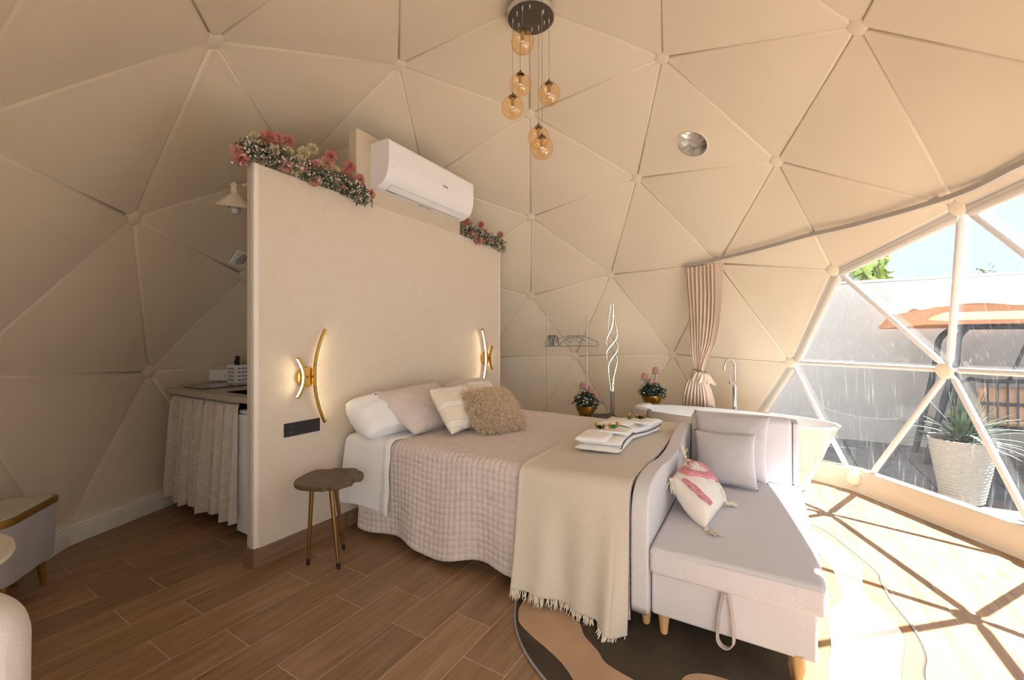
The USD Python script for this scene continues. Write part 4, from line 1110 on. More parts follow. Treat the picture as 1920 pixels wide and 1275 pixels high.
def pom(r, seed, sharp=0.14):
    rng = np.random.default_rng(seed); v = trimesh.creation.icosphere(2, 1.0).vertices
    ms = []
    V, F = [], []
    for d in v:
        d = d + rng.normal(0, 0.08, 3); d /= np.linalg.norm(d); l_ = r * rng.uniform(0.86, 1.06)
        a = np.cross(d, [0.3, 0.5, 0.8]); a /= np.linalg.norm(a); b = np.cross(d, a); w = r * sharp
        k = len(V)
        V += [d * r * 0.2, d * l_ * 0.7 + a * w, d * l_ * 0.7 - a * w * 0.5 + b * w * 0.87, d * l_ * 0.7 - a * w * 0.5 - b * w * 0.87, d * l_]
        F += [[k, k + 2, k + 1], [k, k + 3, k + 2], [k, k + 1, k + 3], [k + 4, k + 1, k + 2], [k + 4, k + 2, k + 3], [k + 4, k + 3, k + 1]]
    return tm(V, F)

def leaf_cloud(centres, count, spread, size, seed, aspect=2.2, minz=None):
    """Small folded leaves around the given centres, each a diamond of four triangles."""
    rng = np.random.default_rng(seed); c = np.asarray(centres); V, F = [], []
    for _ in range(count):
        p = c[rng.integers(len(c))] + np.clip(rng.normal(0, 1, 3), -1.7, 1.7) * spread
        if minz is not None and p[2] < minz: p[2] = minz + abs(rng.normal(0, 0.005))
        d = rng.normal(0, 1, 3); d /= np.linalg.norm(d); a = np.cross(d, rng.normal(0, 1, 3)); a /= np.linalg.norm(a); n_ = np.cross(d, a)
        s = size * rng.uniform(0.6, 1.3); k = len(V)
        V += [p, p + d * s * 0.5 + a * s / aspect / 2 + n_ * s * 0.12, p + d * s, p + d * s * 0.5 - a * s / aspect / 2 + n_ * s * 0.12, p + d * s * 0.5]
        F += [[k, k + 1, k + 4], [k + 1, k + 2, k + 4], [k + 2, k + 3, k + 4], [k + 3, k, k + 4]]
    return tm(V, F)

def dots(centres, count, spread, r, seed):
    rng = np.random.default_rng(seed); c = np.asarray(centres); ms = []
    base = trimesh.creation.icosahedron(); V, F = [], []
    for _ in range(count):
        p = c[rng.integers(len(c))] + np.clip(rng.normal(0, 1, 3), -1.5, 1.5) * spread
        k = len(V) * 0 + sum(len(x) for x in V); V.append(base.vertices * r * rng.uniform(0.7, 1.2) + p); F.append(base.faces + k)
    return tm(np.vstack(V), np.vstack(F))

def infront(m):
    """Keeps what hangs below the partition's top in front of its face."""
    v = np.array(m.vertices); k = v[:, 2] < 0.004; v[k, 0] = np.maximum(np.abs(v[k, 0]), 0.0255 + 0.3 * np.abs(v[k, 0] - 0.0255)); m.vertices = v; return m

def garland(label, spine, pinks, creams, seed, n_leaf, n_dot):
    u0 = np.mean([p[0] for p in spine]); t = thing("flower_garland", label, "flowers", W(u0, -0.02, WALL_H), ROT)
    g = lambda u, z, v=0.0: np.array([v + 0.02, u - u0, z - WALL_H])
    rng = np.random.default_rng(seed)
    c = np.array([g(u, z - 0.022, v + 0.012) for u, z, v in spine])
    part(t, "stem", tube(c, 0.006, 6), "stem_brown", smooth=60)
    k = np.linspace(0, len(c) - 1, 60); cc = np.array([[np.interp(q, np.arange(len(c)), c[:, a]) for a in range(3)] for q in k])
    part(t, "foliage", infront(leaf_cloud(cc, int(n_leaf * 2.0), (0.026, 0.016, 0.031), 0.024, seed)), "leaf_green", kind="stuff", smooth=False)
    part(t, "small_blossom", infront(dots(cc, int(n_dot * 1.2), (0.031, 0.018, 0.033), 0.0075, seed + 1)), "blossom_white", kind="stuff", smooth=60)
    part(t, "small_blossom", infront(dots(cc, int(n_dot * 0.8), (0.031, 0.018, 0.033), 0.0085, seed + 2)), "blossom_lilac", kind="stuff", smooth=60)
    for q, (L_, mats, lab) in enumerate(((pinks, ("pom_pink", "pom_rose"), "flower_head"), (creams, ("pom_cream", "pom_cream"), "flower_head"))):
        for i, (u, z) in enumerate(L_):
            v = 0.035 if z < WALL_H + 0.10 else rng.uniform(-0.02, 0.02)
            r = rng.uniform(0.036, 0.046) if q == 0 else rng.uniform(0.034, 0.042)
            r *= (1.25 if (q == 0 and i in (0, 5)) else 1.0)
            part(t, lab, xf(pom(r, seed * 50 + q * 20 + i, 0.10 if q == 0 else 0.085), None, g(u, z, v)), mats[i % 2], smooth=False)
    return t
garland("pink and cream artificial flower garland along the left end of the partition's top",
        [(-0.09, 2.31, 0.0), (-0.03, 2.37, 0.0), (0.06, 2.385, 0.0), (0.16, 2.37, 0.01), (0.26, 2.36, 0.01), (0.36, 2.355, 0.02), (0.46, 2.36, 0.02), (0.56, 2.355, 0.02), (0.64, 2.345, 0.03), (0.70, 2.33, 0.03), (0.76, 2.32, 0.03)],
        [(0.077, 2.445), (0.148, 2.481), (0.199, 2.486), (-0.106, 2.300), (-0.085, 2.27), (0.469, 2.448), (0.49, 2.5), (0.357, 2.292), (0.357, 2.383), (0.276, 2.344), (0.634, 2.48), (0.621, 2.437), (0.654, 2.431), (0.729, 2.428), (0.539, 2.318), (0.715, 2.362), (0.8, 2.336), (0.17, 2.317)],
        [(0.001, 2.423), (0.093, 2.383), (0.194, 2.417), (0.297, 2.451), (0.379, 2.513), (0.263, 2.384), (0.402, 2.409), (0.454, 2.411), (0.536, 2.424), (0.24, 2.322), (0.496, 2.336)], 41, 1500, 420)
garland("shorter pink flower garland at the right end of the partition's top, below the air conditioner",
        [(1.99, 2.36, 0.0), (2.08, 2.37, 0.01), (2.17, 2.36, 0.02), (2.26, 2.355, 0.02), (2.36, 2.35, 0.02), (2.46, 2.345, 0.02), (2.56, 2.35, 0.01), (2.62, 2.31, 0.02)],
        [(1.99, 2.43), (2.05, 2.447), (2.249, 2.464), (2.263, 2.385), (2.231, 2.301), (2.161, 2.275), (2.369, 2.324), (2.596, 2.43), (2.054, 2.325)],
        [(2.092, 2.444), (2.196, 2.345), (2.332, 2.358), (2.515, 2.29)], 43, 1000, 220)

# ------------------------------------------------------------------ stool
SU, SV = 0.285, 0.27
so = np.array([[0.14, 0.156], [0.192, 0.115], [0.273, 0.082], [0.339, 0.068], [0.371, 0.096], [0.386, 0.129], [0.425, 0.139], [0.436, 0.177], [0.481, 0.234], [0.488, 0.265], [0.47, 0.311], [0.461, 0.351], [0.435, 0.394], [0.388, 0.433], [0.367, 0.431], [0.341, 0.419], [0.304, 0.452], [0.27, 0.447], [0.226, 0.441], [0.191, 0.425], [0.178, 0.400], [0.155, 0.392], [0.136, 0.359], [0.117, 0.306], [0.106, 0.275], [0.104, 0.245], [0.112, 0.205]])
stool = thing("side_stool", "small stool with an irregular dark wood slice top and three bronze legs beside the bed", "stool", W(SU, SV), ROT)
SP = smooth_poly(lo(SU, SV)(np.c_[so, np.zeros(len(so))])[:, :2], 4).simplify(0.0008)
part(stool, "seat", prism(sg.polygon.orient(SP), 0.452, 0.478, 0.005), "walnut_top", smooth=35)
for (u, v), (tu, tv) in (((0.18, 0.226), (0.20, 0.235)), ((0.239, 0.417), (0.235, 0.355)), ((0.399, 0.258), (0.345, 0.24))):
    a = lo(SU, SV)((u, v, 0.0)); b = lo(SU, SV)((tu, tv, 0.452)); d = (b - a) / np.linalg.norm(b - a)
    g = part(stool, "leg", cyl(a + d * 0.03, b, 0.0085, 0.0135, 16), "bronze_leg", smooth=50)
    part(g, "foot_cap", cyl(a * [1, 1, 0] + [0, 0, 0.0005], a + d * 0.034, 0.0095, 0.0102, 16), "rubber_black", smooth=50)

# ------------------------------------------------------------------ chandelier
tinted_glass("amber_glass", (1.0, 0.875, 0.68), 0.10)
M("filament_metal", (0.55, 0.50, 0.42), r=0.2, m=0.9)
cd = thing("pendant_cluster", "cluster pendant of six amber glass globes hanging from a round smoked mirror canopy", "ceiling lamp", (0.125, 2.835, 3.43))
cn = part(cd, "canopy", lathe([(0, 0.0), (0.152, 0.0), (0.152, 0.03), (0.03, 0.032), (0.02, 0.06), (0.02, 0.11), (0, 0.11)], 48), "chrome_dark", smooth=40)
part(cn, "rim", lathe([(0.152, -0.001), (0.157, -0.001), (0.158, 0.001), (0.158, 0.03), (0.152, 0.031)], 48), "chrome", smooth=40)
for gx, gy, gz in ((0.068, 2.75, 3.215), (0.057, 2.93, 3.045), (0.004, 2.86, 2.851), (0.249, 2.86, 2.941), (0.182, 2.92, 2.675), (0.197, 2.79, 2.545)):
    p = np.array([gx - 0.125, gy - 2.835, gz - 3.43]); r = 0.0735
    gl = part(cd, "globe", xf(trimesh.creation.icosphere(4, r), None, p), "amber_glass", smooth=True)
    part(gl, "cap", xf(lathe([(0, 0.0), (0.028, 0.0), (0.024, 0.007), (0.006, 0.012), (0.005, 0.03), (0, 0.03)], 20), None, p + [0, 0, r - 0.004]), "chrome_dark", smooth=40)
    part(gl, "bulb_holder", xf(lathe([(0, -0.035), (0.010, -0.035), (0.011, -0.03), (0.011, 0.035), (0, 0.035)], 14), None, p + [0, 0, r - 0.045]), "filament_metal", smooth=40)
    part(gl, "bulb", xf(trimesh.creation.icosphere(2, 0.013), None, p + [0, 0, -0.02]), "plastic_white", smooth=True)
    part(cd, "cord", cyl(p + [0, 0, r + 0.02], (p[0], p[1], 0.0), 0.0016, n=6), "steel_grey", smooth=60)
    part(cd, "cord_grip", cyl((p[0], p[1], -0.014), (p[0], p[1], 0.0), 0.0045, n=10), "chrome", smooth=40)
for k in range(6):
    q = np.array([0.10 * math.cos(k * 1.05 + 0.4), 0.10 * math.sin(k * 1.05 + 0.4)])
    part(cd, "screw", cyl((*q, -0.012), (*q, 0.0), 0.005, n=10), "chrome", smooth=40)

# ------------------------------------------------------------------ flue
M("foil_duct", (0.72, 0.69, 0.66), r=0.33, m=0.75, bump=0.5, bs=9, dist=0.02)
fx = np.array([1.0, 0, 0]); FR = frame(-flue_n)          # third column points outwards
fo = thing("flue_pipe", "round silver flue pipe opening in the padded ceiling", "pipe", VENT)
def tube_open(r0, r1, z0, z1, n=32):
    a = np.arange(n) * 2 * PI / n
    v = np.vstack([np.c_[r0 * np.cos(a), r0 * np.sin(a), np.full(n, z0)], np.c_[r1 * np.cos(a), r1 * np.sin(a), np.full(n, z1)]])
    f = []
    for j in range(n): f += [[j, (j + 1) % n, n + (j + 1) % n], [j, n + (j + 1) % n, n + j]]
    return tm(v, f)
part(fo, "pipe_wall", xf(thicken(tube_open(VENT_R - 0.001, VENT_R - 0.003, -0.004, 0.34), 0.002), FR), "foil_duct", smooth=40)
part(fo, "collar", xf(xf(tube([( (VENT_R + 0.004) * math.cos(a), (VENT_R + 0.004) * math.sin(a), 0) for a in np.linspace(0, 2 * PI, 41)], 0.006, 8, caps=False), None, (0, 0, -0.001)), FR), "lining", smooth=60)
a_ = np.arange(16) * 2 * PI / 16
rr = VENT_R * 0.995
v = [[0.03, -0.02, 0.025]] + [[rr * 0.5 * math.cos(a), rr * 0.5 * math.sin(a), 0.05 + 0.035 * k / 16 + 0.010 * (-1) ** k] for k, a in enumerate(a_)] + [[rr * math.cos(a), rr * math.sin(a), 0.035 + 0.10 * abs(k - 8) / 8 + 0.012 * (-1) ** k] for k, a in enumerate(a_)]
f = [[0, 1 + k, 1 + (k + 1) % 16] for k in range(16)]
for k in range(16): f += [[1 + k, 17 + k, 17 + (k + 1) % 16], [1 + k, 17 + (k + 1) % 16, 1 + (k + 1) % 16]]
part(fo, "foil_plug", xf(tm(v, f), FR), "foil_duct", smooth=False)

# ================================================================== FAR CORNER
# floor lamp
emit("led_lamp", (1.0, 0.82, 0.56), 4.0)
M("lamp_grey", (0.36, 0.34, 0.325), r=0.4, m=0.3)
fl_ = thing("floor_lamp", "slim floor lamp with three twisted lit strands on a grey post, beside the flower pots", "floor lamp", (1.168, 4.95, 0))
part(fl_, "base", lathe([(0, 0), (0.11, 0), (0.115, 0.004), (0.115, 0.018), (0.11, 0.022), (0, 0.022)], 36), "lamp_grey", smooth=40)
part(fl_, "post", lathe([(0, 0.02), (0.0225, 0.02), (0.0225, 0.688), (0.020, 0.691), (0, 0.691)], 24), "lamp_grey", smooth=40)
tt = np.linspace(0, 1, 61)
for k in range(3):
    rr = 0.011 + 0.049 * np.sin(PI * tt) ** 1.3
    tw = 2 * PI * (1.12 * (1 / (1 + np.exp(-(tt - 0.5) * 8)) - 0.018)) + k * 2 * PI / 3 + 2.6
    p = np.c_[rr * np.cos(tw), rr * np.sin(tw), 0.69 + 1.006 * tt]
    wd = np.c_[-np.sin(tw), np.cos(tw), 0 * tw]
    s_ = part(fl_, "strand", ribbon(p, wd, 0.0095, 0.007), "lamp_grey", smooth=40)
    o_ = np.c_[np.cos(tw), np.sin(tw), 0 * tw]
    part(s_, "led_strip", ribbon(p + o_ * 0.0042, wd, 0.0075, 0.002), "led_lamp", smooth=40)

# garment rack and hangers
M("rack_white", (0.62, 0.58, 0.53), r=0.4)
M("hanger_grey", (0.30, 0.30, 0.29), r=0.6, var=0.08)
gr = thing("garment_rack", "slender pale metal garment rack standing against the dome behind the bed", "clothes rack", (0.645, 4.98, 0))
xs = (-0.232, 0.232)
part(gr, "post", cyl((xs[0], 0, 0.02), (xs[0], 0, 1.625), 0.0095, n=14), "rack_white", smooth=50)
part(gr, "post", cyl((xs[1], 0, 0.02), (xs[1], 0, 1.555), 0.0095, n=14), "rack_white", smooth=50)
for x, z in ((xs[0], 1.635), (xs[1], 1.565)): part(gr, "finial", xf(trimesh.creation.icosphere(2, 0.011), None, (x, 0, z)), "rack_white", smooth=True)
part(gr, "rail", cyl((xs[0] - 0.02, 0, 1.42), (xs[1] + 0.005, 0, 1.42), 0.005, n=10), "rack_white", smooth=50)
for x in xs: part(gr, "foot", cyl((x, -0.2, 0.012), (x, 0.2, 0.012), 0.011, n=12), "rack_white", smooth=50)
part(gr, "stretcher", cyl((xs[0], 0, 0.15), (xs[1], 0, 0.15), 0.008, n=12), "rack_white", smooth=50)

def hanger(label, x, ang, heart):
    t = thing("clothes_hanger", label, "hanger", (0.645 + x, 4.98, 1.42), ang, "grey padded hangers on the rack")
    th = np.linspace(-0.5 * PI, 0.75 * PI, 12)
    part(t, "hook", tube(np.r_[[(0, 0, -0.075)], np.c_[0.012 * np.cos(th) , 0 * th, 0.0035 + 0.012 * np.sin(th) - 0.002][0:12] - [0, 0, 0.0]], 0.0018, 6), "steel_grey", smooth=60)
    q = np.linspace(0, 1, 10)
    sh = [(-0.215, 0, -0.205), (-0.225, 0, -0.185), (-0.20, 0, -0.15), (-0.12, 0, -0.115), (-0.05, 0, -0.088), (0, 0, -0.078), (0.05, 0, -0.088), (0.12, 0, -0.115), (0.20, 0, -0.15), (0.225, 0, -0.185), (0.215, 0, -0.205)]
    part(t, "shoulders", tube(np.array(sh), 0.0068, 8), "hanger_grey", smooth=60)
    part(t, "trouser_bar", tube([(-0.215, 0, -0.205), (0, 0, -0.208), (0.215, 0, -0.205)], 0.006, 8), "hanger_grey", smooth=60)
    if heart:
        a = np.linspace(0, 2 * PI, 29)
        hx = 0.0026 * 16 * np.sin(a) ** 3; hz = 0.0026 * (13 * np.cos(a) - 5 * np.cos(2 * a) - 2 * np.cos(3 * a) - np.cos(4 * a))
        part(t, "heart_loop", tube(np.c_[hx, 0 * a, hz - 0.125], 0.0055, 8, caps=False), "hanger_grey", smooth=60)
    return t
h1 = hanger("grey hanger with a heart loop, turned to face the room on the rack", 0.035, 4, True)
hanger("grey heart hanger turned to face the room, right end of the rack", 0.145, -5, True)
for (x, a), lb in zip(((-0.208, 74), (-0.178, 80), (-0.153, 70), (-0.122, 77)), ("leftmost of the four grey hangers bunched edge-on, right beside the rack's left post", "second from the left of the four grey hangers bunched edge-on at the rack's left", "third from the left of the four grey hangers bunched edge-on at the rack's left", "rightmost of the four grey hangers bunched edge-on, next to the gap on the rail")):
    copy(h1, (0.645 + x, 4.98, 1.42), a, lb, "grey padded hangers on the rack")

# flower pots
M("side_table_dark", (0.03, 0.022, 0.018), r=0.5, var=0.2, vs=6)
def flower_pot(label, loc, r, seed, mirror=1):
    t = thing("flower_pot", label, "flower pot", loc)
    h = r * 1.06
    prof = [(0, 0.0), (r * 0.46, 0.0), (r * 0.50, 0.004), (r * 0.66, h * 0.20), (r * 0.86, h * 0.48), (r * 0.98, h * 0.82), (r, h), (r * 0.965, h), (r * 0.90, h * 0.80), (r * 0.5, h * 0.5), (0, h * 0.5)]
    part(t, "bowl", lathe(prof, 40), "gold_bowl", smooth=50)
    part(t, "soil", lathe([(0, h * 0.78), (r * 0.93, h * 0.86), (r * 0.93, h * 0.87), (0, h * 0.93)], 20), "stem_brown", smooth=40)
    rng = np.random.default_rng(seed)
    c = [(r * 0.75 * math.cos(a) * q, r * 0.75 * math.sin(a) * q, h + 0.03 + 0.085 * (1.1 - q)) for a in np.linspace(0, 2 * PI, 14) for q in (0.4, 0.8, 1.1)]
    part(t, "foliage", leaf_cloud(c, 1500, (0.026, 0.026, 0.030), 0.028, seed, 1.8, h * 0.86), "leaf_dark", kind="stuff", smooth=False)
    part(t, "small_blossom", dots(c, 130, (0.036, 0.036, 0.030), 0.0105, seed + 1), "blossom_white", kind="stuff", smooth=60)
    for k, (x, y, z) in enumerate(((-0.035 * mirror, 0.0, 0.235), (0.045 * mirror, -0.02, 0.19), (0.105 * mirror, 0.01, 0.115)) if mirror > 0 else ((-0.085, 0, 0.235), (-0.015, -0.03, 0.175), (0.045, 0.01, 0.30))):
        b = np.array([x, y, h + z - 0.02])
        s_ = part(t, "flower_stem", tube([(x * 0.3, y * 0.3, h), (x * 0.8, y, h + z * 0.5), b - [0, 0, 0.02]], 0.003, 6), "leaf_dark", smooth=60)
        bud = lathe([(0, -0.030), (0.012, -0.027), (0.022, -0.012), (0.0245, 0.004), (0.020, 0.020), (0.013, 0.030), (0, 0.026)], 16)
        pt_ = []
        for ring_, (rr_, z0, z1, n_) in enumerate(((0.025, -0.024, 0.022, 10), (0.021, -0.014, 0.032, 9))):
            for j in range(n_):
                a = 2 * PI * (j + 0.5 * ring_) / n_; d = np.array([math.cos(a), math.sin(a), 0]); w = np.array([-d[1], d[0], 0]) * 0.008
                pt_.append(tm([d * rr_ * 0.7 + [0, 0, z0], d * rr_ * 1.12 + w + [0, 0, (z0 + z1) / 2], d * rr_ * 0.75 + [0, 0, z1], d * rr_ * 1.12 - w + [0, 0, (z0 + z1) / 2]], [[0, 1, 2], [0, 2, 3]]))
        part(t, "flower_head", xf(cat(bud, *pt_), np.eye(3) * 1.35, b), "protea_pink", smooth=30)
        lv = []
        for j in range(4):
            a = j * 1.7 + k; d = np.array([math.cos(a), math.sin(a), -0.15]); w = np.array([-d[1], d[0], 0]) * 0.016; o = b - [0, 0, 0.03]
            lv.append(tm([o, o + d * 0.03 + w, o + d * 0.065 - [0, 0, 0.006], o + d * 0.03 - w], [[0, 1, 2], [0, 2, 3]]))
        part(s_, "leaf", cat(*lv), "leaf_green", smooth=False)
    for (x0, z0, x1, z1, wd) in (((-0.03, 0.06, -0.16, 0.265, 0.010), (-0.05, 0.05, -0.105, 0.17, 0.008)) if mirror > 0 else ((0.04, 0.08, 0.175, 0.215, 0.010),)):
        q = np.linspace(0, 1, 9); p = np.c_[x0 + (x1 - x0) * q * (1 if mirror > 0 else 1), 0 * q - 0.01, h + z0 + (z1 - z0) * np.sqrt(q) if mirror > 0 else h + z0 + (z1 - z0) * q]
        part(t, "feather_grass", tube(p, np.interp(q, [0, 0.35, 0.7, 1], [0.0015, 0.003, wd * 0.55, 0.001]), 8), "feather_yellow", smooth=60)
    for k in range(7):
        a = rng.uniform(0, 2 * PI); d = np.array([math.cos(a), 0.5 * math.sin(a), rng.uniform(0.3, 1.2)]); d /= np.linalg.norm(d); l_ = rng.uniform(0.12, 0.2)
        o = np.array([0, 0, h]); q = np.linspace(0, 1, 6)[:, None]
        p = o + d * l_ * q + np.array([0, 0, -0.03]) * q ** 2
        tw_ = part(t, "twig", cat(tube(p, 0.0012, 5), leaf_cloud([p[-1], p[-2]], 7, 0.008, 0.022, seed + k, 2.5)), "leaf_dark", smooth=False)
side = thing("side_table", "low dark side table under a gold flower pot, mostly hidden behind the bed", "table", (0.955, 4.62, 0))
part(side, "table_top", cbox((-0.20, -0.15, 0.425), (0.185, 0.16, 0.46), 0.004), "side_table_dark")
for x in (-0.17, 0.155):
    for y in (-0.12, 0.13): part(side, "leg", cyl((x, y, 0), (x, y, 0.426), 0.012, 0.016, 12), "side_table_dark", smooth=50)
flower_pot("gold bowl of pink and white flowers beside the floor lamp, below the garment rack", (0.80, 4.60, 0.4605), 0.109, 61, 1)
stand = thing("plant_stand", "white round plant stand under a gold flower pot, hidden behind the bathtub", "stand", (1.60, 4.90, 0))
part(stand, "disc", lathe([(0, 0.51), (0.13, 0.51), (0.134, 0.514), (0.134, 0.526), (0.13, 0.53), (0, 0.53)], 32), "plastic_white", smooth=40)
for k in range(3):
    a = 2 * PI * k / 3 + 0.5; part(stand, "leg", cyl((0.13 * math.cos(a), 0.13 * math.sin(a), 0), (0.09 * math.cos(a), 0.09 * math.sin(a), 0.511), 0.010, 0.012, 12), "plastic_white", smooth=50)
flower_pot("gold bowl of pink and white flowers behind the towel end of the bathtub", (1.605, 4.88, 0.5305), 0.118, 67, -1)

# curtain, tieback and the curved rail
M("curtain_peach", (0.80, 0.635, 0.51), r=0.85, var=0.04, vs=5, bump=0.15, bs=300, sheen_weight=0.15)
M("cord_mauve", (0.42, 0.30, 0.28), r=0.7)
M("rail_grey", (0.50, 0.46, 0.43), r=0.4, m=0.2)
cu0 = np.array([1.965, 4.455]); cs = np.array([0.625, -0.781]); cnn = np.array([0.781, 0.625])
zk = np.array([0.02, 0.30, 0.63, 0.78, 0.83, 0.90, 0.968, 1.06, 1.27, 1.54, 1.80, 2.06]); lk = np.array([-0.21, -0.205, -0.182, -0.150, -0.13, -0.085, -0.055, -0.075, -0.105, -0.118, -0.132, -0.150]); rk = np.array([0.22, 0.21, 0.186, 0.14, 0.11, 0.085, 0.052, 0.082, 0.18, 0.232, 0.252, 0.255])
ak = np.array([0.030, 0.030, 0.028, 0.022, 0.018, 0.012, 0.008, 0.010, 0.016, 0.022, 0.024, 0.022])
from scipy.interpolate import PchipInterpolator
fL, fR_, fA = PchipInterpolator(zk, lk), PchipInterpolator(zk, rk), PchipInterpolator(zk, ak)
def curtain_fn(S, T):
    z = 0.02 + 2.04 * T; l, r, a = fL(z), fR_(z), fA(z)
    s_ = S ** 1.0
    x = l + (r - l) * np.clip(s_ * 1.0, 0, 1)
    flat = np.clip((S - 0.74) / 0.06, 0, 1)
    ph = 2 * PI * 7.0 * S / 0.74
    y = a * (np.sin(ph) * (1 - flat) + 0.25 * np.sin(PI * np.clip((S - 0.74) / 0.26, 0, 1)) * flat) + 0.003 * np.sin(ph * 2 + 4 * z) * (1 - flat) + 0.008 * np.sin(z * 5 + S * 9)
    q_ = np.clip((1.02 - z) / 0.40, 0, 1); dy = -0.02 * flat + 0.14 * q_ * q_ * (3 - 2 * q_)
    x = x - 0.085 * q_ * q_ * (3 - 2 * q_)
    return np.stack([x * cs[0] + (y + dy) * cnn[0], x * cs[1] + (y + dy) * cnn[1], z], -1)
cur = thing("curtain", "peach curtain gathered and tied back behind the bathtub", "curtain", (*cu0, 0))
part(cur, "cloth", thicken(grid(curtain_fn, 190, 90), 0.003), "curtain_peach", smooth=True)
q = np.linspace(0, 2 * PI, 40)
part(cur, "cord", tube(np.c_[0.062 * np.cos(q) * cs[0] + (0.026 * np.sin(q) + 0.007) * cnn[0], 0.062 * np.cos(q) * cs[1] + (0.026 * np.sin(q) + 0.007) * cnn[1], 0.968 - 0.012 * np.cos(q)], 0.004, 8, caps=False), "cord_mauve", smooth=60)
def ruffle(S, T):
    a = 2 * PI * S; z = 0.955 - 0.11 * T - 0.02 * np.cos(a)
    rx, ry = 0.078 + 0.045 * T, 0.048 + 0.045 * T
    w = 0.010 * T * np.sin(a * 9 + 3 * T) + 0.006 * np.sin(a * 17 + 9 * T)
    o_ = 0.02 + 0.06 * T
    return np.stack([(rx + w) * np.cos(a) * cs[0] + ((ry + w) * np.sin(a) + o_) * cnn[0], (rx + w) * np.cos(a) * cs[1] + ((ry + w) * np.sin(a) + o_) * cnn[1], z + 0.008 * np.sin(a * 9)], -1)
part(cur, "tieback", thicken(grid(ruffle, 120, 14), 0.0025), "curtain_peach", smooth=True)
rail_pts = [np.array(p) for p in ((1.86, 4.60, 2.085), (1.949, 4.50, 2.09), (2.085, 4.35, 2.11), (2.19, 4.15, 2.118), (2.285, 3.925, 2.125), (2.375, 3.695, 2.138), (2.446, 3.48, 2.148), (2.505, 3.21, 2.138), (2.54, 2.97, 2.132), (2.555, 2.735, 2.126), (2.55, 2.515, 2.12), (2.49, 2.245, 2.114), (2.41, 2.04, 2.115))]
for a in np.radians(np.arange(-24, -78, -9)): rail_pts.append(np.array([DC[0] + 2.44 * math.cos(a), DC[1] + 2.44 * math.sin(a), 2.115]))
rail = thing("curtain_rail", "long curved grey curtain rail running along the dome above the clear window", "curtain rail", (0, 0, 0))
rp_ = np.array(rail_pts); kk = np.r_[0, np.cumsum(np.linalg.norm(np.diff(rp_, axis=0), axis=1))]; k2 = np.linspace(0, kk[-1], 90)
rp_ = np.stack([PchipInterpolator(kk, rp_[:, c])(k2) for c in range(3)], 1)
part(rail, "track", ribbon(rp_, np.array([0, 0, 1.0]), 0.030, 0.020), "rail_grey", smooth=40)
part(rail, "end_cap", cbox(rp_[0] - [0.012, 0.012, 0.017], rp_[0] + [0.012, 0.012, 0.017], 0.002), "rail_grey")
for q in ((2.085, 4.35, 2.11), (2.446, 3.48, 2.148), (2.552, 2.60, 2.122), (2.49, 2.245, 2.114), (1.3, 0.72, 2.115)):
    q = np.array(q); o_ = (q - DC) * [1, 1, 0]; o_ /= np.linalg.norm(o_)
    part(rail, "bracket", tube([q + [0, 0, 0.012], q + o_ * 0.05 + [0, 0, 0.03], q + o_ * 0.10 + [0, 0, 0.035]], [0.010, 0.011, 0.011], 10), "rail_grey", smooth=50)
for k in range(9):
    p = rp_[0] + (rp_[4] - rp_[0]) * (0.15 + k * 0.11)
    part(rail, "glider", cbox(p + [-0.004, -0.004, -0.032], p + [0.004, 0.004, -0.014], 0.001), "plastic_grey")

# freestanding bathtub with towel and floor-standing tap
M("tub_white", (0.70, 0.69, 0.675), r=0.14, var=0.0)
M("towel_white", (0.80, 0.77, 0.76), r=0.95, var=0.03, vs=30, bump=0.4, bs=220, dist=0.002)
TC = np.array([2.042, 4.035]); ta = math.atan2(-0.631, 0.776)
TL, TW = 0.857, 0.375
def ell(a, rx, ry, z): return np.stack([rx * np.sign(np.cos(a)) * np.abs(np.cos(a)) ** 0.92, ry * np.sign(np.sin(a)) * np.abs(np.sin(a)) ** 0.92, np.broadcast_to(z, np.shape(a))], -1)
an = np.linspace(0, 2 * PI, 81)[:-1]
rings = [(0.0, 0.0, 0.0, 1), (0.60, 0.27, 0.0, 1), (0.622, 0.285, 0.012, 1), (0.66, 0.298, 0.10, 1), (0.715, 0.318, 0.25, 1), (0.775, 0.342, 0.40, 1), (0.825, 0.362, 0.515, 1), (0.845, 0.370, 0.553, 1), (0.853, 0.373, 0.568, 1), (0.857, 0.375, 0.576, 1), (0.852, 0.372, 0.5805, 1), (0.836, 0.358, 0.5805, 1), (0.828, 0.350, 0.574, 1), (0.80, 0.330, 0.48, 1), (0.74, 0.30, 0.30, 1), (0.66, 0.262, 0.17, 1), (0.55, 0.21, 0.135, 1), (0.0, 0.0, 0.13, 1)]
V = np.vstack([ell(an, a, b, z) for a, b, z, _ in rings]); n = len(an); f = []
for r_ in range(len(rings) - 1):
    for j in range(n):
        i0, i1, i2, i3 = r_ * n + j, r_ * n + (j + 1) % n, (r_ + 1) * n + j, (r_ + 1) * n + (j + 1) % n
        f += [[i0, i1, i3], [i0, i3, i2]]
tub = thing("bathtub", "white oval freestanding bathtub behind the chaise by the clear window", "bathtub", (*TC, 0), math.degrees(ta))
tb = tm(V, f); tb.merge_vertices(digits_vertex=6); tb.update_faces(tb.nondegenerate_faces())
part(tub, "shell", tb, "tub_white", smooth=50)
part(tub, "overflow_slot", cbox((-0.055, 0.325, 0.492), (0.03, 0.337, 0.5), 0.002), "slot_dark")
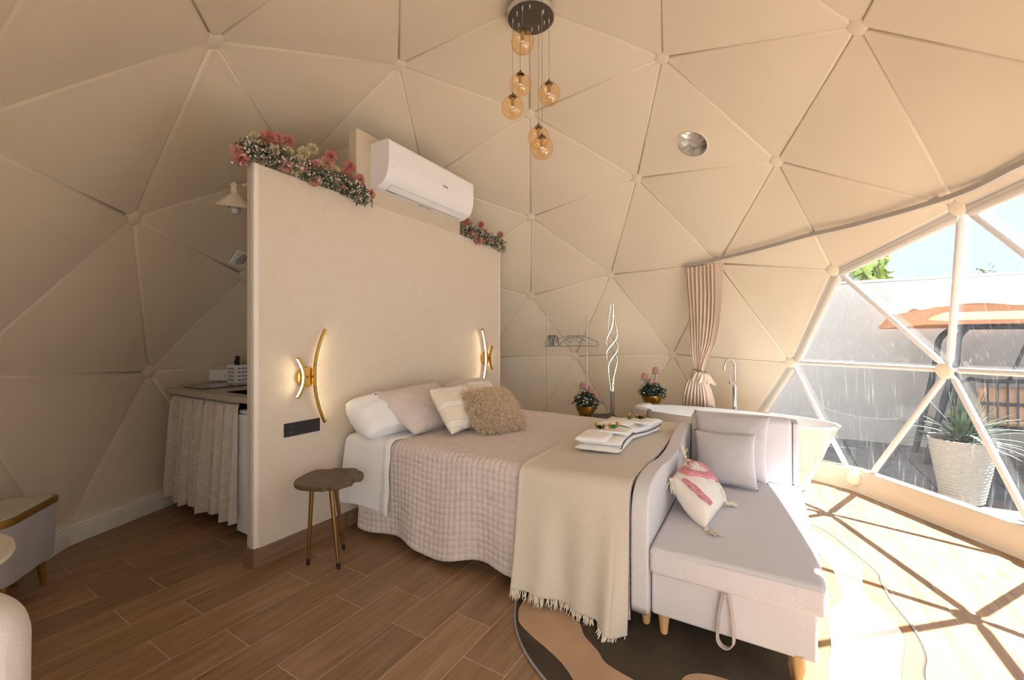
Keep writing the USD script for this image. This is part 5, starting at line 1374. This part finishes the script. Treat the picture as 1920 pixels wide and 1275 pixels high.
def towel_fn(S, T):
    # S across the towel along the rim, T from inside over the rim to outside
    a = PI - 0.35 + S * 1.05; d = (T - 0.30) * 0.62
    rim = ell(a, TL - 0.012, TW - 0.012, 0.0); nr = np.stack([np.cos(a) * TW, np.sin(a) * TL], -1); nr /= np.linalg.norm(nr, axis=-1, keepdims=True)
    hor = np.where(d < -0.02, -0.034 + (d + 0.02) * 0.18, np.where(d > 0.02, 0.034 + 0.010 * np.clip(d * 8, 0, 1) - (d - 0.02) * 0.10, d * 1.7))
    z = 0.592 - np.where(np.abs(d) > 0.02, np.abs(d) - 0.02, 0) - 0.006 * (d / 0.02) ** 2 * (np.abs(d) < 0.02) - 0.006 * (np.abs(d) >= 0.02)
    w = (0.012 * np.sin(S * 19 + 2 * T) + 0.008 * np.sin(S * 37 + T * 5)) * np.clip(np.abs(d) * 6, 0, 1)
    hor = hor + np.abs(w) * np.sign(d + 1e-9) + 0.004
    return np.stack([rim[..., 0] + nr[..., 0] * hor, rim[..., 1] + nr[..., 1] * hor, z], -1)
towel = solo("bath_towel", thicken(grid(towel_fn, 60, 60), 0.006), "towel_white", "white towel draped over the left end of the bathtub", "towel", (*TC, 0), math.degrees(ta), smooth=True)
FX = np.array([2.322, 4.43, 0])
tap = thing("bath_tap", "chrome floor-standing bath tap with a tall arched spout behind the bathtub", "tap", FX)
part(tap, "base_plate", lathe([(0, 0), (0.06, 0), (0.06, 0.008), (0.03, 0.012), (0, 0.012)], 28), "chrome", smooth=40)
part(tap, "column", lathe([(0, 0.01), (0.021, 0.01), (0.021, 0.80), (0.019, 0.805), (0, 0.805)], 24), "chrome", smooth=40)
sd_ = np.array([-0.92, -0.39])
q = np.linspace(0, PI * 1.02, 22)
p = [(0, 0, 0.80), (0, 0, 0.9), (0, 0, 1.01)] + [(sd_[0] * 0.074 * (1 - math.cos(a)), sd_[1] * 0.074 * (1 - math.cos(a)), 1.012 + 0.074 * math.sin(a)) for a in q] + [(sd_[0] * 0.148, sd_[1] * 0.148, 0.972)]
part(tap, "spout", tube(p, 0.0105, 16), "chrome", smooth=60)
part(tap, "mixer", cyl((0.0, 0, 0.845), (sd_[0] * 0.075, sd_[1] * 0.075, 0.845), 0.019, 0.017, 18), "chrome", smooth=50)
part(tap, "lever", cyl((sd_[0] * 0.06, sd_[1] * 0.06, 0.845), (sd_[0] * 0.075, sd_[1] * 0.075, 0.93), 0.005, 0.004, 10), "chrome", smooth=50)

# ================================================================== KITCHEN CORNER BEHIND THE PARTITION
M("worktop_light", (0.47, 0.42, 0.36), r=0.35, var=0.05, vs=5)
M("hob_glass", (0.02, 0.02, 0.021), r=0.08)
M("cupboard_white", (0.62, 0.58, 0.53), r=0.4)
M("curtain_linen", (0.60, 0.53, 0.46), r=0.9, var=0.06, vs=60, st=(1, 1, 0.3), bump=0.5, bs=120, dist=0.002)
M("cord_linen", (0.76, 0.70, 0.63), r=0.9)
M("wood_small", (0.30, 0.15, 0.05), r=0.5, var=0.15, vs=6)
KU, KV = 0.45, -0.78
LK = lo(KU, KV)
kt = thing("kitchen_counter", "kitchenette counter with a pale worktop in the dark corner behind the partition", "kitchen counter", W(KU, KV), ROT)
wt = sg.Polygon(LK(np.array([(0.125, -1.43, 0), (0.125, -0.10, 0), (0.90, -0.10, 0), (0.90, -1.62, 0), (0.42, -1.50, 0)]))[:, :2])
wt = wt.difference(sg.Polygon(LK(np.array([(0.225, -0.80, 0), (0.225, -0.36, 0), (0.60, -0.36, 0), (0.60, -0.80, 0)]))[:, :2]))
part(kt, "worktop", prism(wt, 0.887, 0.922), "worktop_light", smooth=30)
sink = cat(cbox(LK((0.222, -0.803, 0.74)), LK((0.603, -0.357, 0.745)), 0.002), cbox(LK((0.222, -0.803, 0.74)), LK((0.226, -0.357, 0.9195)), 0.001), cbox(LK((0.599, -0.803, 0.74)), LK((0.603, -0.357, 0.9195)), 0.001),
           cbox(LK((0.222, -0.803, 0.74)), LK((0.603, -0.799, 0.9195)), 0.001), cbox(LK((0.222, -0.361, 0.74)), LK((0.603, -0.357, 0.9195)), 0.001))
part(kt, "sink", sink, "hob_glass", smooth=30)
hob = part(kt, "hob", prism(sg.Polygon(LK(np.array([(0.205, -1.345, 0), (0.205, -1.06, 0), (0.70, -1.06, 0), (0.70, -1.345, 0)]))[:, :2]), 0.9222, 0.929, 0.0015), "hob_glass", smooth=30)
for u in (0.32, 0.56): part(hob, "hob_ring", tube([LK((u + 0.085 * math.cos(a), -1.20 + 0.085 * math.sin(a), 0.9292)) for a in np.linspace(0, 2 * PI, 33)], 0.0006, 4, caps=False), "plastic_grey", smooth=60)
for u, v in ((0.85, -0.14), (0.85, -1.50), (0.17, -0.14)): part(kt, "post", cbox(LK((u - 0.02, v - 0.02, 0.0)), LK((u + 0.02, v + 0.02, 0.887)), 0.003), "cupboard_white")
rl = part(kt, "curtain_pole", cyl(LK((0.15, -1.40, 0.868)), LK((0.15, -0.44, 0.868)), 0.005, n=10), "steel_grey", smooth=60)

def skirt_curtain(label, v0, v1, flare0, flare1, seed, pleats):
    vc = (v0 + v1) / 2; t = thing("counter_curtain", label, "curtain", W(0.16, vc), ROT)
    def fn(S, T):
        z = 0.10 + 0.785 * T; low = 1 - T
        v = v0 + (v1 - v0) * S + (flare0 * (1 - S) + flare1 * S) * low ** 1.2
        head = np.clip((T - 0.93) / 0.02, 0, 1)
        a = (0.012 + 0.036 * low ** 0.7) * (1 - head) + 0.006 * head
        y = a * np.sin(2 * PI * pleats * S + 0.8 * np.sin(3 * S + seed)) + 0.3 * a * np.sin(2 * PI * pleats * 2.3 * S + seed) + head * 0.003 * np.sin(2 * PI * pleats * 5 * S)
        z = z + 0.012 * np.sin(S * 9 + seed) * low
        return np.stack([v - vc, -y - 0.012 * low, z], -1)
    g_ = grid(fn, 150, 60)
    c_ = part(t, "cloth", thicken(g_, 0.0025), "curtain_linen", smooth=True)
    V_ = np.array(g_.vertices).reshape(150, 60, 3); ms = []
    nrm_ = g_.vertex_normals.reshape(150, 60, 3)
    for k in range(-3, 6):                       # raised diamond cords sewn on the cloth
        for sgn in (1, -1):
            s = np.linspace(0, 1, 120); tq = (0.86 * ((s * sgn * 0.55) + k * 0.24 + (0.4 if sgn < 0 else 0)))
            ok = (tq > 0.03) & (tq < 0.86)
            if ok.sum() < 6: continue
            ii = (s[ok] * 149).astype(int); jj = (tq[ok] * 59).astype(int)
            # interpolate along t for a smooth line
            fr = tq[ok] * 59 - jj
            P_ = V_[ii, jj] * (1 - fr)[:, None] + V_[ii, np.minimum(jj + 1, 59)] * fr[:, None]
            N_ = nrm_[ii, jj]
            N_ = N_ * np.sign(-N_[:, 1:2] + 1e-9)
            ms.append(tube(P_ + N_ * 0.002, 0.0026, 5))
    part(c_, "sewn_cord", cat(*ms), "cord_linen", smooth=60)
    return t
skirt_curtain("gathered linen curtain under the counter, left of the pair, beside the dome wall", -1.395, -0.93, -0.01, 0.03, 1, 4.2)
skirt_curtain("gathered linen curtain under the counter, right of the pair, beside the small fridge", -0.92, -0.47, -0.03, 0.02, 4, 3.4)

fr = thing("fridge", "small white fridge under the counter beside the partition", "fridge", W(0.42, -0.27), ROT)
part(fr, "body", rbox((-0.245, -0.20, 0.012), (0.165, 0.26, 0.82), 0.01), "plastic_white", smooth=50)
dr = part(fr, "door", rbox((-0.247, -0.25, 0.03), (0.167, -0.206, 0.80), 0.008), "plastic_white", smooth=50)
part(dr, "handle", cbox((0.06, -0.2565, 0.62), (0.145, -0.2495, 0.645), 0.002), "plastic_grey")
part(fr, "top", rbox((-0.25, -0.235, 0.802), (0.17, 0.262, 0.826), 0.008), "plastic_white", smooth=50)
bd = thing("chopping_board", "small wooden board lying on the fridge under the counter", "chopping board", W(0.30, -0.34, 0.8268), ROT)
part(bd, "board", rbox((-0.11, -0.09, 0), (0.16, 0.10, 0.018), 0.006), "wood_small", smooth=50)
bx = thing("dark_box", "dark box standing on the wooden board under the counter", "box", W(0.34, -0.30, 0.8454), ROT)
part(bx, "box_body", cbox((-0.10, -0.04, 0.0), (0.10, 0.05, 0.034), 0.004), "rubber_black")
part(bx, "box_lid", cbox((-0.102, -0.042, 0.0345), (0.102, 0.052, 0.040), 0.002), "socket_black")

ws = thing("kitchen_socket", "white surface wall socket and switch box behind the hob", "socket", W(0.66, -1.60, 0.925), ROT + 42)
part(ws, "back_box", cbox((-0.15, -0.035, 0.0), (0.15, 0.0, 0.10), 0.004), "plastic_white")
for k, x in enumerate((-0.10, 0.0, 0.10)):
    pl = part(ws, "cover_plate", cbox((x - 0.046, -0.042, 0.006), (x + 0.046, -0.0352, 0.094), 0.002), "plastic_white")
    if k: part(pl, "outlet_ring", xf(lathe([(0.021, 0), (0.024, 0), (0.024, 0.002), (0.021, 0.002)], 20), frame((0, -1, 0)), (x, -0.042, 0.05)), "plastic_grey", smooth=40)
    if k:
        for q in (-0.009, 0.009): part(pl, "pin_hole", xf(cyl((0, 0, 0), (0, 0, 0.001), 0.003, n=8), frame((0, -1, 0)), (x + q, -0.0423, 0.05)), "slot_dark")
uh = thing("utensil_holder", "white slotted utensil holder with black utensils on the counter", "utensil holder", W(0.62, -1.37, 0.9225), ROT)
sq = sg.Polygon(np.array([(-0.055, -0.055), (0.055, -0.055), (0.055, 0.055), (-0.055, 0.055)])).buffer(0.008, 4)
part(uh, "cup", cat(prism(sq.difference(sq.buffer(-0.004)), 0.004, 0.155), prism(sq, 0.0, 0.004)), "plastic_white", smooth=40)
for k in range(4):
    for x in (-0.03, 0.0, 0.03):
        part(uh, "slot", cbox((x - 0.010, -0.0642, 0.025 + k * 0.032), (x + 0.010, -0.0632, 0.032 + k * 0.032), 0.0004), "slot_dark")
        part(uh, "slot", cbox((0.0632, x - 0.010, 0.025 + k * 0.032), (0.0642, x + 0.010, 0.032 + k * 0.032), 0.0004), "slot_dark")
for k, (x, y, dx, dy, l_, kind) in enumerate(((-0.02, 0.01, -0.03, 0.0, 0.13, 0), (0.02, -0.02, 0.02, -0.01, 0.15, 1), (0.03, 0.03, 0.03, 0.02, 0.16, 0))):
    uten = thing("kitchen_utensil", ("black ladle leaning left in the utensil holder", "black slotted turner upright in the utensil holder", "black serving spoon leaning right in the utensil holder")[k], "utensil", W(0.62 + y, -1.37 + x, 0.9275), ROT)
    part(uten, "handle", tube([(0, 0, 0), (dx * 0.5, dy * 0.5, l_ * 0.6), (dx, dy, l_)], 0.005, 8), "rubber_black", smooth=60)
    hd = xf(trimesh.creation.icosphere(2, 1.0), np.diag([0.032, 0.012, 0.040]), (dx * 1.2, dy * 1.2, l_ + 0.032)) if kind == 0 else rbox((dx - 0.03, dy - 0.003, l_ - 0.005), (dx + 0.03, dy + 0.003, l_ + 0.075), 0.003)
    part(uten, "head", hd, "rubber_black", smooth=50)

# adjustable sconce on the back of the partition and a square fitting on the dome
M("sconce_cream", (0.66, 0.58, 0.46), r=0.5)
M("bulb_clear", (0.50, 0.46, 0.43), r=0.12)
sc = thing("wall_sconce", "cream cone shade sconce with a brass joint on the back of the partition", "lamp", W(0.05, -0.30, 2.10), ROT)
part(sc, "shade", xf(lathe([(0.0, 0.075), (0.020, 0.075), (0.030, 0.068), (0.104, 0.0), (0.102, -0.002), (0.028, 0.062), (0.0, 0.066)], 40), frame((0.23, -0.13, 1))), "sconce_cream", smooth=40)
part(sc, "neck", xf(lathe([(0, 0.07), (0.022, 0.07), (0.020, 0.115), (0.028, 0.117), (0.028, 0.128), (0.012, 0.130), (0.012, 0.14), (0, 0.14)], 24), frame((0.23, -0.13, 1))), "sconce_cream", smooth=40)
part(sc, "bulb", xf(trimesh.creation.icosphere(3, 0.034), None, (-0.004, 0.002, -0.018)), "bulb_clear", smooth=True)
part(sc, "joint", cyl((0.030, -0.012, 0.112), (0.092, 0.006, 0.113), 0.0075, n=12), "brass", smooth=60)
part(sc, "arm", tube([(0.088, 0.005, 0.113), (0.14, 0.018, 0.116), (0.2195, 0.03, 0.118)], 0.0085, 12), "sconce_cream", smooth=60)
part(sc, "wall_plate", xf(lathe([(0, 0), (0.045, 0), (0.045, 0.012), (0, 0.014)], 24), frame((-1, 0, 0)), (0.2195, 0.03, 0.118)), "sconce_cream", smooth=40)
fc_ = next(t for t in panel_faces if abs((np.array([-2.3427, 3.6396, 1.9893]) - tri_frame(t)[2]) @ tri_frame(t)[1]) < 0.02 and np.linalg.norm(np.array([-2.3427, 3.6396, 1.9893]) - tri_frame(t)[2]) < 0.6)
fn_ = tri_frame(fc_)[1]
sp = thing("square_spotlight", "square white light fitting with a round lens on the dome above the kitchenette", "light fitting", (-2.335, 3.645, 1.985))
RS = frame(fn_, np.array([0.35, 0.8, -0.2]))
part(sp, "plate", xf(cbox((-0.075, -0.075, 0.001), (0.075, 0.075, 0.014), 0.004), RS), "plastic_white")
part(sp, "lens", xf(lathe([(0, 0.0146), (0.048, 0.0146), (0.052, 0.018), (0.046, 0.026), (0, 0.032)], 32), RS), "bulb_clear", smooth=40)
for x, y in ((-0.062, -0.062), (0.062, 0.062)): part(sp, "screw", xf(cyl((x, y, 0.0135), (x, y, 0.0155), 0.004, n=8), RS), "plastic_grey")

# ================================================================== LEFT FOREGROUND
M("bin_white", (0.50, 0.485, 0.50), r=0.35)
M("gold_rim", (0.48, 0.30, 0.08), r=0.3, m=0.85, var=0.04)
M("table_white", (0.60, 0.56, 0.48), r=0.3)
M("chair_boucle", (0.62, 0.57, 0.53), r=0.95, var=0.03, vs=30, bump=0.5, bs=160, dist=0.003)
ba = math.atan2(-0.93, 0.36)
cb = thing("storage_cabinet", "small white cabinet with a brass rim and brass legs against the dome at the left", "cabinet", (-2.47, 2.06, 0), math.degrees(ba))
cp = sg.box(-0.235, -0.115, 0.215, 0.10).buffer(-0.03).buffer(0.03, 8)
cp = cp.difference(sg.box(0.10, 0.0, 0.4, 0.3)).union(sg.Point(0.085, -0.02).buffer(0.119, 24)).buffer(0.015, 6).buffer(-0.015, 6)
co = np.array(sg.polygon.orient(cp.simplify(0.0012)).exterior.coords)[:-1]
def taper(co, sc):
    n = len(co); c = co.mean(0); V = np.vstack([np.c_[c + (co - c) * s, np.full(n, z)] for s, z in sc]); f = []
    for a in range(len(sc) - 1):
        for j in range(n):
            i0, i1, i2, i3 = a * n + j, a * n + (j + 1) % n, (a + 1) * n + j, (a + 1) * n + (j + 1) % n
            f += [[i0, i1, i3], [i0, i3, i2]]
    V = np.vstack([V, [*c, sc[0][1]], [*c, sc[-1][1]]]); k = len(V) - 2
    for j in range(n): f += [[k, (j + 1) % n, j], [k + 1, (len(sc) - 1) * n + j, (len(sc) - 1) * n + (j + 1) % n]]
    return tm(V, f)
part(cb, "body", taper(co, [(0.90, 0.135), (0.93, 0.138), (0.945, 0.15), (1.0, 0.415)]), "bin_white", smooth=40)
rim = part(cb, "rim", taper(co, [(1.0, 0.4155), (1.02, 0.417), (1.02, 0.446), (1.0, 0.450), (0.95, 0.450)]), "gold_rim", smooth=40)
part(cb, "lid", taper(co, [(0.93, 0.4505), (0.93, 0.453), (0.92, 0.455)]), "table_white", smooth=30)
for x, y in ((-0.17, -0.055), (0.12, -0.07), (-0.15, 0.06), (0.09, 0.05)):
    part(cb, "leg", cyl((x * 1.12, y * 1.1, 0.0), (x, y, 0.137), 0.011, 0.018, 16), "gold_rim", smooth=50)

rt = thing("round_table", "round white table top cut off by the left edge of the picture", "table", (-1.575, 0.955, 0))
part(rt, "table_top", lathe([(0, 0.695), (0.27, 0.695), (0.292, 0.703), (0.300, 0.713), (0.298, 0.722), (0.288, 0.727), (0, 0.727)], 64), "table_white", smooth=40)
part(rt, "pedestal", lathe([(0, 0.0), (0.20, 0.0), (0.20, 0.008), (0.06, 0.03), (0.03, 0.09), (0.026, 0.5), (0.05, 0.66), (0.14, 0.694), (0, 0.694)], 40), "table_white", smooth=40)

acx = thing("tub_chair", "cream chair with a rounded padded back at the lower left edge of the picture", "chair", (-1.112, 0.655, 0), math.degrees(math.atan2(0.6, -0.8)) - 90)
def chair_back(S, T):                 # local: x across the back, y forwards, z up
    a = (S - 0.5) * 2; k = T * 2 * PI
    return None
bk_ = sg.box(-0.245, 0.43, 0.245, 0.845).buffer(-0.13).buffer(0.13, 14)
bco = np.array(sg.polygon.orient(bk_).exterior.coords)[:-1]
secs = [(-0.052, 0.035), (-0.046, 0.016), (-0.03, 0.004), (-0.01, 0.0), (0.012, 0.0), (0.032, 0.006), (0.046, 0.02), (0.05, 0.036)]
Vb = []
for y, d in secs:
    c = offset_ring(bco, d); Vb.append(np.c_[c[:, 0], y + 0.55 * c[:, 0] ** 2 - 0.10 * (c[:, 1] - 0.6), c[:, 1]])
n = len(bco); f = []
for a in range(len(secs) - 1):
    for j in range(n):
        i0, i1, i2, i3 = a * n + j, a * n + (j + 1) % n, (a + 1) * n + j, (a + 1) * n + (j + 1) % n
        f += [[i0, i1, i3], [i0, i3, i2]]
_, tf = trimesh.creation.triangulate_polygon(sg.Polygon(offset_ring(bco, 0.036)), engine="earcut"); tf = np.array(tf)
f += tf.tolist() + (tf[:, ::-1] + (len(secs) - 1) * n).tolist()
mb = tm(np.vstack(Vb), f); mb.fix_normals(); mb = xf(mb, None, (0, -0.04, 0))
part(acx, "backrest", mb, "chair_boucle", smooth=60)
part(acx, "seat", xf(taper(np.array(sg.polygon.orient(sg.box(-0.23, -0.02, 0.23, 0.42).buffer(-0.1).buffer(0.1, 10)).exterior.coords)[:-1], [(0.94, 0.37), (0.99, 0.385), (1.0, 0.42), (0.985, 0.455), (0.90, 0.468)]), None, (0, 0, 0)), "chair_boucle", smooth=50)
for x in (-0.16, 0.16):
    part(acx, "back_support", cyl((x, -0.02, 0.40), (x, -0.035, 0.50), 0.012, n=12), "gold_rim", smooth=50)
    for y in (0.04, 0.36): part(acx, "leg", cyl((x * 1.12, y * 1.05 - 0.02, 0), (x, y, 0.375), 0.010, 0.015, 14), "gold_rim", smooth=50)

# ================================================================== OUTDOORS
M("swing_metal", (0.055, 0.065, 0.085), r=0.5)
M("canopy_white", (0.78, 0.75, 0.72), r=0.9)
M("canopy_orange", (0.52, 0.25, 0.13), r=0.9)
M("cushion_peach", (0.55, 0.36, 0.24), r=0.9, var=0.05)
M("planter_wicker", (0.40, 0.365, 0.32), r=0.85, var=0.1, vs=40, bump=0.6, bs=90)
M("yucca_leaf", (0.09, 0.13, 0.085), r=0.6, var=0.3, vs=20, rnd=0.25)
M("soil_dark", (0.05, 0.04, 0.035), r=0.95)
M("fig_leaf", (0.36, 0.46, 0.14), r=0.6, var=0.25, vs=8, rnd=0.35)
M("bark", (0.20, 0.17, 0.13), r=0.9)
M("sprig_green", (0.16, 0.18, 0.08), r=0.7)

pl = thing("planter", "tapered woven planter with a yucca plant outside the clear window", "planter", (3.62, 3.42, 0.0))
k = np.linspace(0, 1, 40)
pr = [(0, 0.0)] + [(0.125 + 0.078 * q + 0.004 * (i % 2), 0.49 * q) for i, q in enumerate(k)] + [(0.192, 0.49), (0.186, 0.44), (0, 0.44)]
part(pl, "pot", lathe(pr, 48), "planter_wicker", smooth=20)
part(pl, "soil", lathe([(0, 0.443), (0.185, 0.443), (0.185, 0.448), (0, 0.458)], 24), "soil_dark", smooth=40)
rng = np.random.default_rng(77)
for i in range(64):
    a = rng.uniform(0, 2 * PI); el = np.radians(rng.uniform(12, 88)) if i > 12 else np.radians(rng.uniform(5, 30)); l_ = rng.uniform(0.24, 0.40)
    d = np.array([math.cos(a) * math.cos(el), math.sin(a) * math.cos(el), math.sin(el)]); w = np.array([-math.sin(a), math.cos(a), 0])
    q = np.linspace(0, 1, 6); wd = 0.014 * np.array([0.7, 1.0, 1.0, 0.8, 0.5, 0.05])
    p = np.array([0.04 * math.cos(a), 0.04 * math.sin(a), 0.455 + 0.10 * (i / 64)]) + d * l_ * q[:, None] - np.array([0, 0, 0.10]) * (q ** 2)[:, None] * math.cos(el)
    up_ = np.cross(w, d)
    V_ = np.vstack([np.stack([p + w * wd[:, None], p + up_ * -0.004, p - w * wd[:, None]], 1).reshape(-1, 3)]); F_ = []
    for j in range(5):
        for m_ in range(2): F_ += [[3 * j + m_, 3 * j + m_ + 1, 3 * j + m_ + 4], [3 * j + m_, 3 * j + m_ + 4, 3 * j + m_ + 3]]
    part(pl, "leaf", tm(V_, F_), "yucca_leaf", smooth=True)

sw = thing("garden_swing", "dark metal garden swing seat with an orange canopy by the white garden wall", "swing seat", (4.95, 4.10, 0.0), math.degrees(math.atan2(-0.50, 0.87)))
def arch(y, nm, w0=0.70, top=1.47):
    q = np.linspace(0, PI / 2, 9); r = 0.22; wt_ = 0.36
    right = [(w0, y, 0.0), (w0 - 0.06, y, 0.35), (wt_ + 0.12, y, 1.05)] + [(wt_ - 0.11 + r * math.cos(a) , y, top - r + r * math.sin(a)) for a in q]
    right = np.array(right); left = right[::-1] * [-1, 1, 1]
    part(sw, nm, tube(np.vstack([right, left]), 0.030, 12), "swing_metal", smooth=60)
arch(0.0, "frame_arch"); arch(-1.25 * 0 + 0.55, "frame_arch", 0.66, 1.43)
part(sw, "top_bar", cyl((0.0, -0.05, 1.45), (0.0, 0.62, 1.45), 0.03, n=12), "swing_metal", smooth=60)
part(sw, "cross_bar", cyl((-0.64, 0.0, 0.25), (-0.62, 0.55, 0.25), 0.02, n=10), "swing_metal", smooth=60)
part(sw, "cross_bar", cyl((0.64, 0.0, 0.25), (0.62, 0.55, 0.25), 0.02, n=10), "swing_metal", smooth=60)
part(sw, "hub_joint", cbox((-0.09, -0.06, 1.42), (0.09, 0.06, 1.54), 0.02), "swing_metal")
for x0, x1 in ((-0.02, -0.34), (0.02, 0.40)): part(sw, "canopy_strut", cyl((x0, 0.02, 1.50), (x1, 0.0, 1.60 if x1 > 0 else 1.51), 0.014, n=10), "swing_metal", smooth=60)
CX0, CX1, CY0, CY1 = -0.95, 1.15, -1.0, 0.72
def ringc(g, z, n=10, sag=0.0):
    """Rounded rectangular ring of the canopy, drawn in by g at height z."""
    q = sg.box(CX0 + g, CY0 + g, CX1 - g, CY1 - g).buffer(-0.05).buffer(0.05, 4).exterior
    return np.array([[*q.interpolate(t, normalized=True).coords[0], z - sag * math.sin(8 * PI * t) ** 2] for t in np.linspace(0, 1, 97)[:-1]])
def rings_mesh(rs, cap=False):
    n = len(rs[0]); f = []
    for a in range(len(rs) - 1):
        for j in range(n): f += [[a * n + j, a * n + (j + 1) % n, (a + 1) * n + (j + 1) % n], [a * n + j, (a + 1) * n + (j + 1) % n, (a + 1) * n + j]]
    V = np.vstack(rs)
    if cap:
        V = np.vstack([V, rs[-1].mean(0)]); k = len(V) - 1; f += [[k, (len(rs) - 1) * n + j, (len(rs) - 1) * n + (j + 1) % n] for j in range(n)]
    return tm(V, f)
part(sw, "canopy_lining", thicken(rings_mesh([ringc(0.0, 1.42), ringc(0.0, 1.46), ringc(0.13, 1.64)]), 0.008), "canopy_orange", smooth=40)
part(sw, "canopy", thicken(rings_mesh([ringc(0.085, 1.60, sag=0.05), ringc(0.08, 1.67), ringc(0.095, 1.74), ringc(0.16, 1.80), ringc(0.45, 1.83)], True), 0.012), "canopy_white", smooth=50)
for x0, z0, x1, z1 in ((0.0, 1.43, 0.0, 1.26), (0.0, 1.26, -0.13, 0.86), (0.0, 1.26, 0.30, 0.86)): part(sw, "hanger_rod", cyl((x0, -0.03, z0), (x1, -0.03, z1), 0.014, n=10), "swing_metal", smooth=60)
bx = lambda p: np.asarray(p, float) + [-0.30, -0.05, 0.0]
part(sw, "back_rail", tube([bx(q) for q in ((-0.22, -0.03, 0.62), (-0.20, -0.03, 0.84), (-0.10, -0.03, 0.90), (0.0, -0.03, 0.88), (0.5, -0.03, 0.90), (1.30, -0.03, 0.92))], 0.018, 10), "swing_metal", smooth=60)
part(sw, "seat_rail", cyl(bx((-0.15, -0.03, 0.42)), bx((1.30, -0.03, 0.42)), 0.018, n=10), "swing_metal", smooth=60)
part(sw, "mid_rail", cyl(bx((-0.02, -0.02, 0.66)), bx((1.30, -0.02, 0.66)), 0.014, n=10), "swing_metal", smooth=60)
for i in range(19):
    part(sw, "slat", cyl(bx((0.02 + 0.068 * i, -0.03, 0.42)), bx((0.02 + 0.068 * i, -0.03, 0.885)), 0.008, n=8), "swing_metal", smooth=60)
part(sw, "seat_slab", cbox(bx((-0.15, -0.02, 0.40)), bx((1.30, 0.50, 0.43)), 0.006), "swing_metal")
part(sw, "back_cushion", rbox(bx((-0.02, 0.0, 0.50)), bx((1.28, 0.13, 0.82)), 0.05), "cushion_peach", smooth=50)
part(sw, "seat_cushion", rbox(bx((-0.10, 0.02, 0.432)), bx((1.28, 0.50, 0.52)), 0.04), "cushion_peach", smooth=50)

def fig_leaf(s):
    a = np.linspace(0, 2 * PI, 13)[:-1]; r = s * (0.42 + 0.10 * np.cos(3 * a) + 0.08 * np.cos(a))
    v = np.vstack([[0, 0, 0.06 * s], np.c_[r * np.cos(a), r * np.sin(a), -0.15 * s * np.abs(np.sin(a * 1.5))]])
    return tm(v, [[0, 1 + j, 1 + (j + 1) % 12] for j in range(12)])
tree = thing("fig_tree", "leafy green tree top showing above the white garden wall", "tree", (5.05, 6.15, 0.0))
rng = np.random.default_rng(12)
tips = []
part(tree, "trunk", tube([(0, 0, 0), (0.05, 0.05, 0.9), (0.0, 0.0, 1.75)], [0.07, 0.06, 0.045], 10), "bark", smooth=60)
for bx_, by_, bz_ in ((-0.62, 0.1, 2.28), (-0.42, -0.1, 2.42), (-0.2, 0.1, 2.36), (0.0, 0.0, 2.35), (0.22, -0.05, 2.74), (0.30, 0.1, 2.42), (0.36, 0.0, 2.24), (-0.8, 0.0, 2.2), (-0.5, 0.1, 2.15), (0.1, 0.0, 2.2), (-1.0, 0.2, 2.35), (0.34, 0.0, 2.6)):
    b = np.array([bx_, by_, bz_]); m_ = b * 0.5 + np.array([0, 0, 0.75]) + rng.normal(0, 0.05, 3)
    part(tree, "branch", tube([(0, 0, 1.7), m_, b], [0.02, 0.013, 0.006], 7), "bark", smooth=60)
    for _ in range(13 if bx_ < 0.2 else 9):
        q = b + rng.normal(0, 1, 3) * [0.13, 0.10, 0.09] if bx_ < 0.2 else b + rng.normal(0, 1, 3) * [0.07, 0.07, 0.08]
        d = rng.normal(0, 1, 3) + [0, -0.4, 0.5]
        part(tree, "leaf", xf(fig_leaf(rng.uniform(0.15, 0.25)), frame(d, rng.normal(0, 1, 3)), q), "fig_leaf", smooth=30)
for label, x, y, dz, hh in (("thin dry sprig growing behind the wall top, left of the upright window bar", 5.62, 5.25, 0.12, 0), ("thin bent sprig growing behind the wall top, right of the upright window bar", 6.05, 5.0, 0.24, 1)):
    sg_ = thing("garden_sprig", label, "plant", (x, y, 0.0))
    p = [(0, 0, 0), (0.02, 0, 1.6), (0.06, 0, 2.03), (0.14, 0.0, 2.03 + dz * 0.8), (0.26, 0, 2.03 + dz)]
    part(sg_, "stem", tube(p, [0.008, 0.006, 0.005, 0.004, 0.003], 6), "sprig_green", smooth=60)
    part(sg_, "leaves", leaf_cloud([p[-1], p[-2]], 14, 0.03, 0.06, 90 + hh, 3.0), "sprig_green", smooth=False)
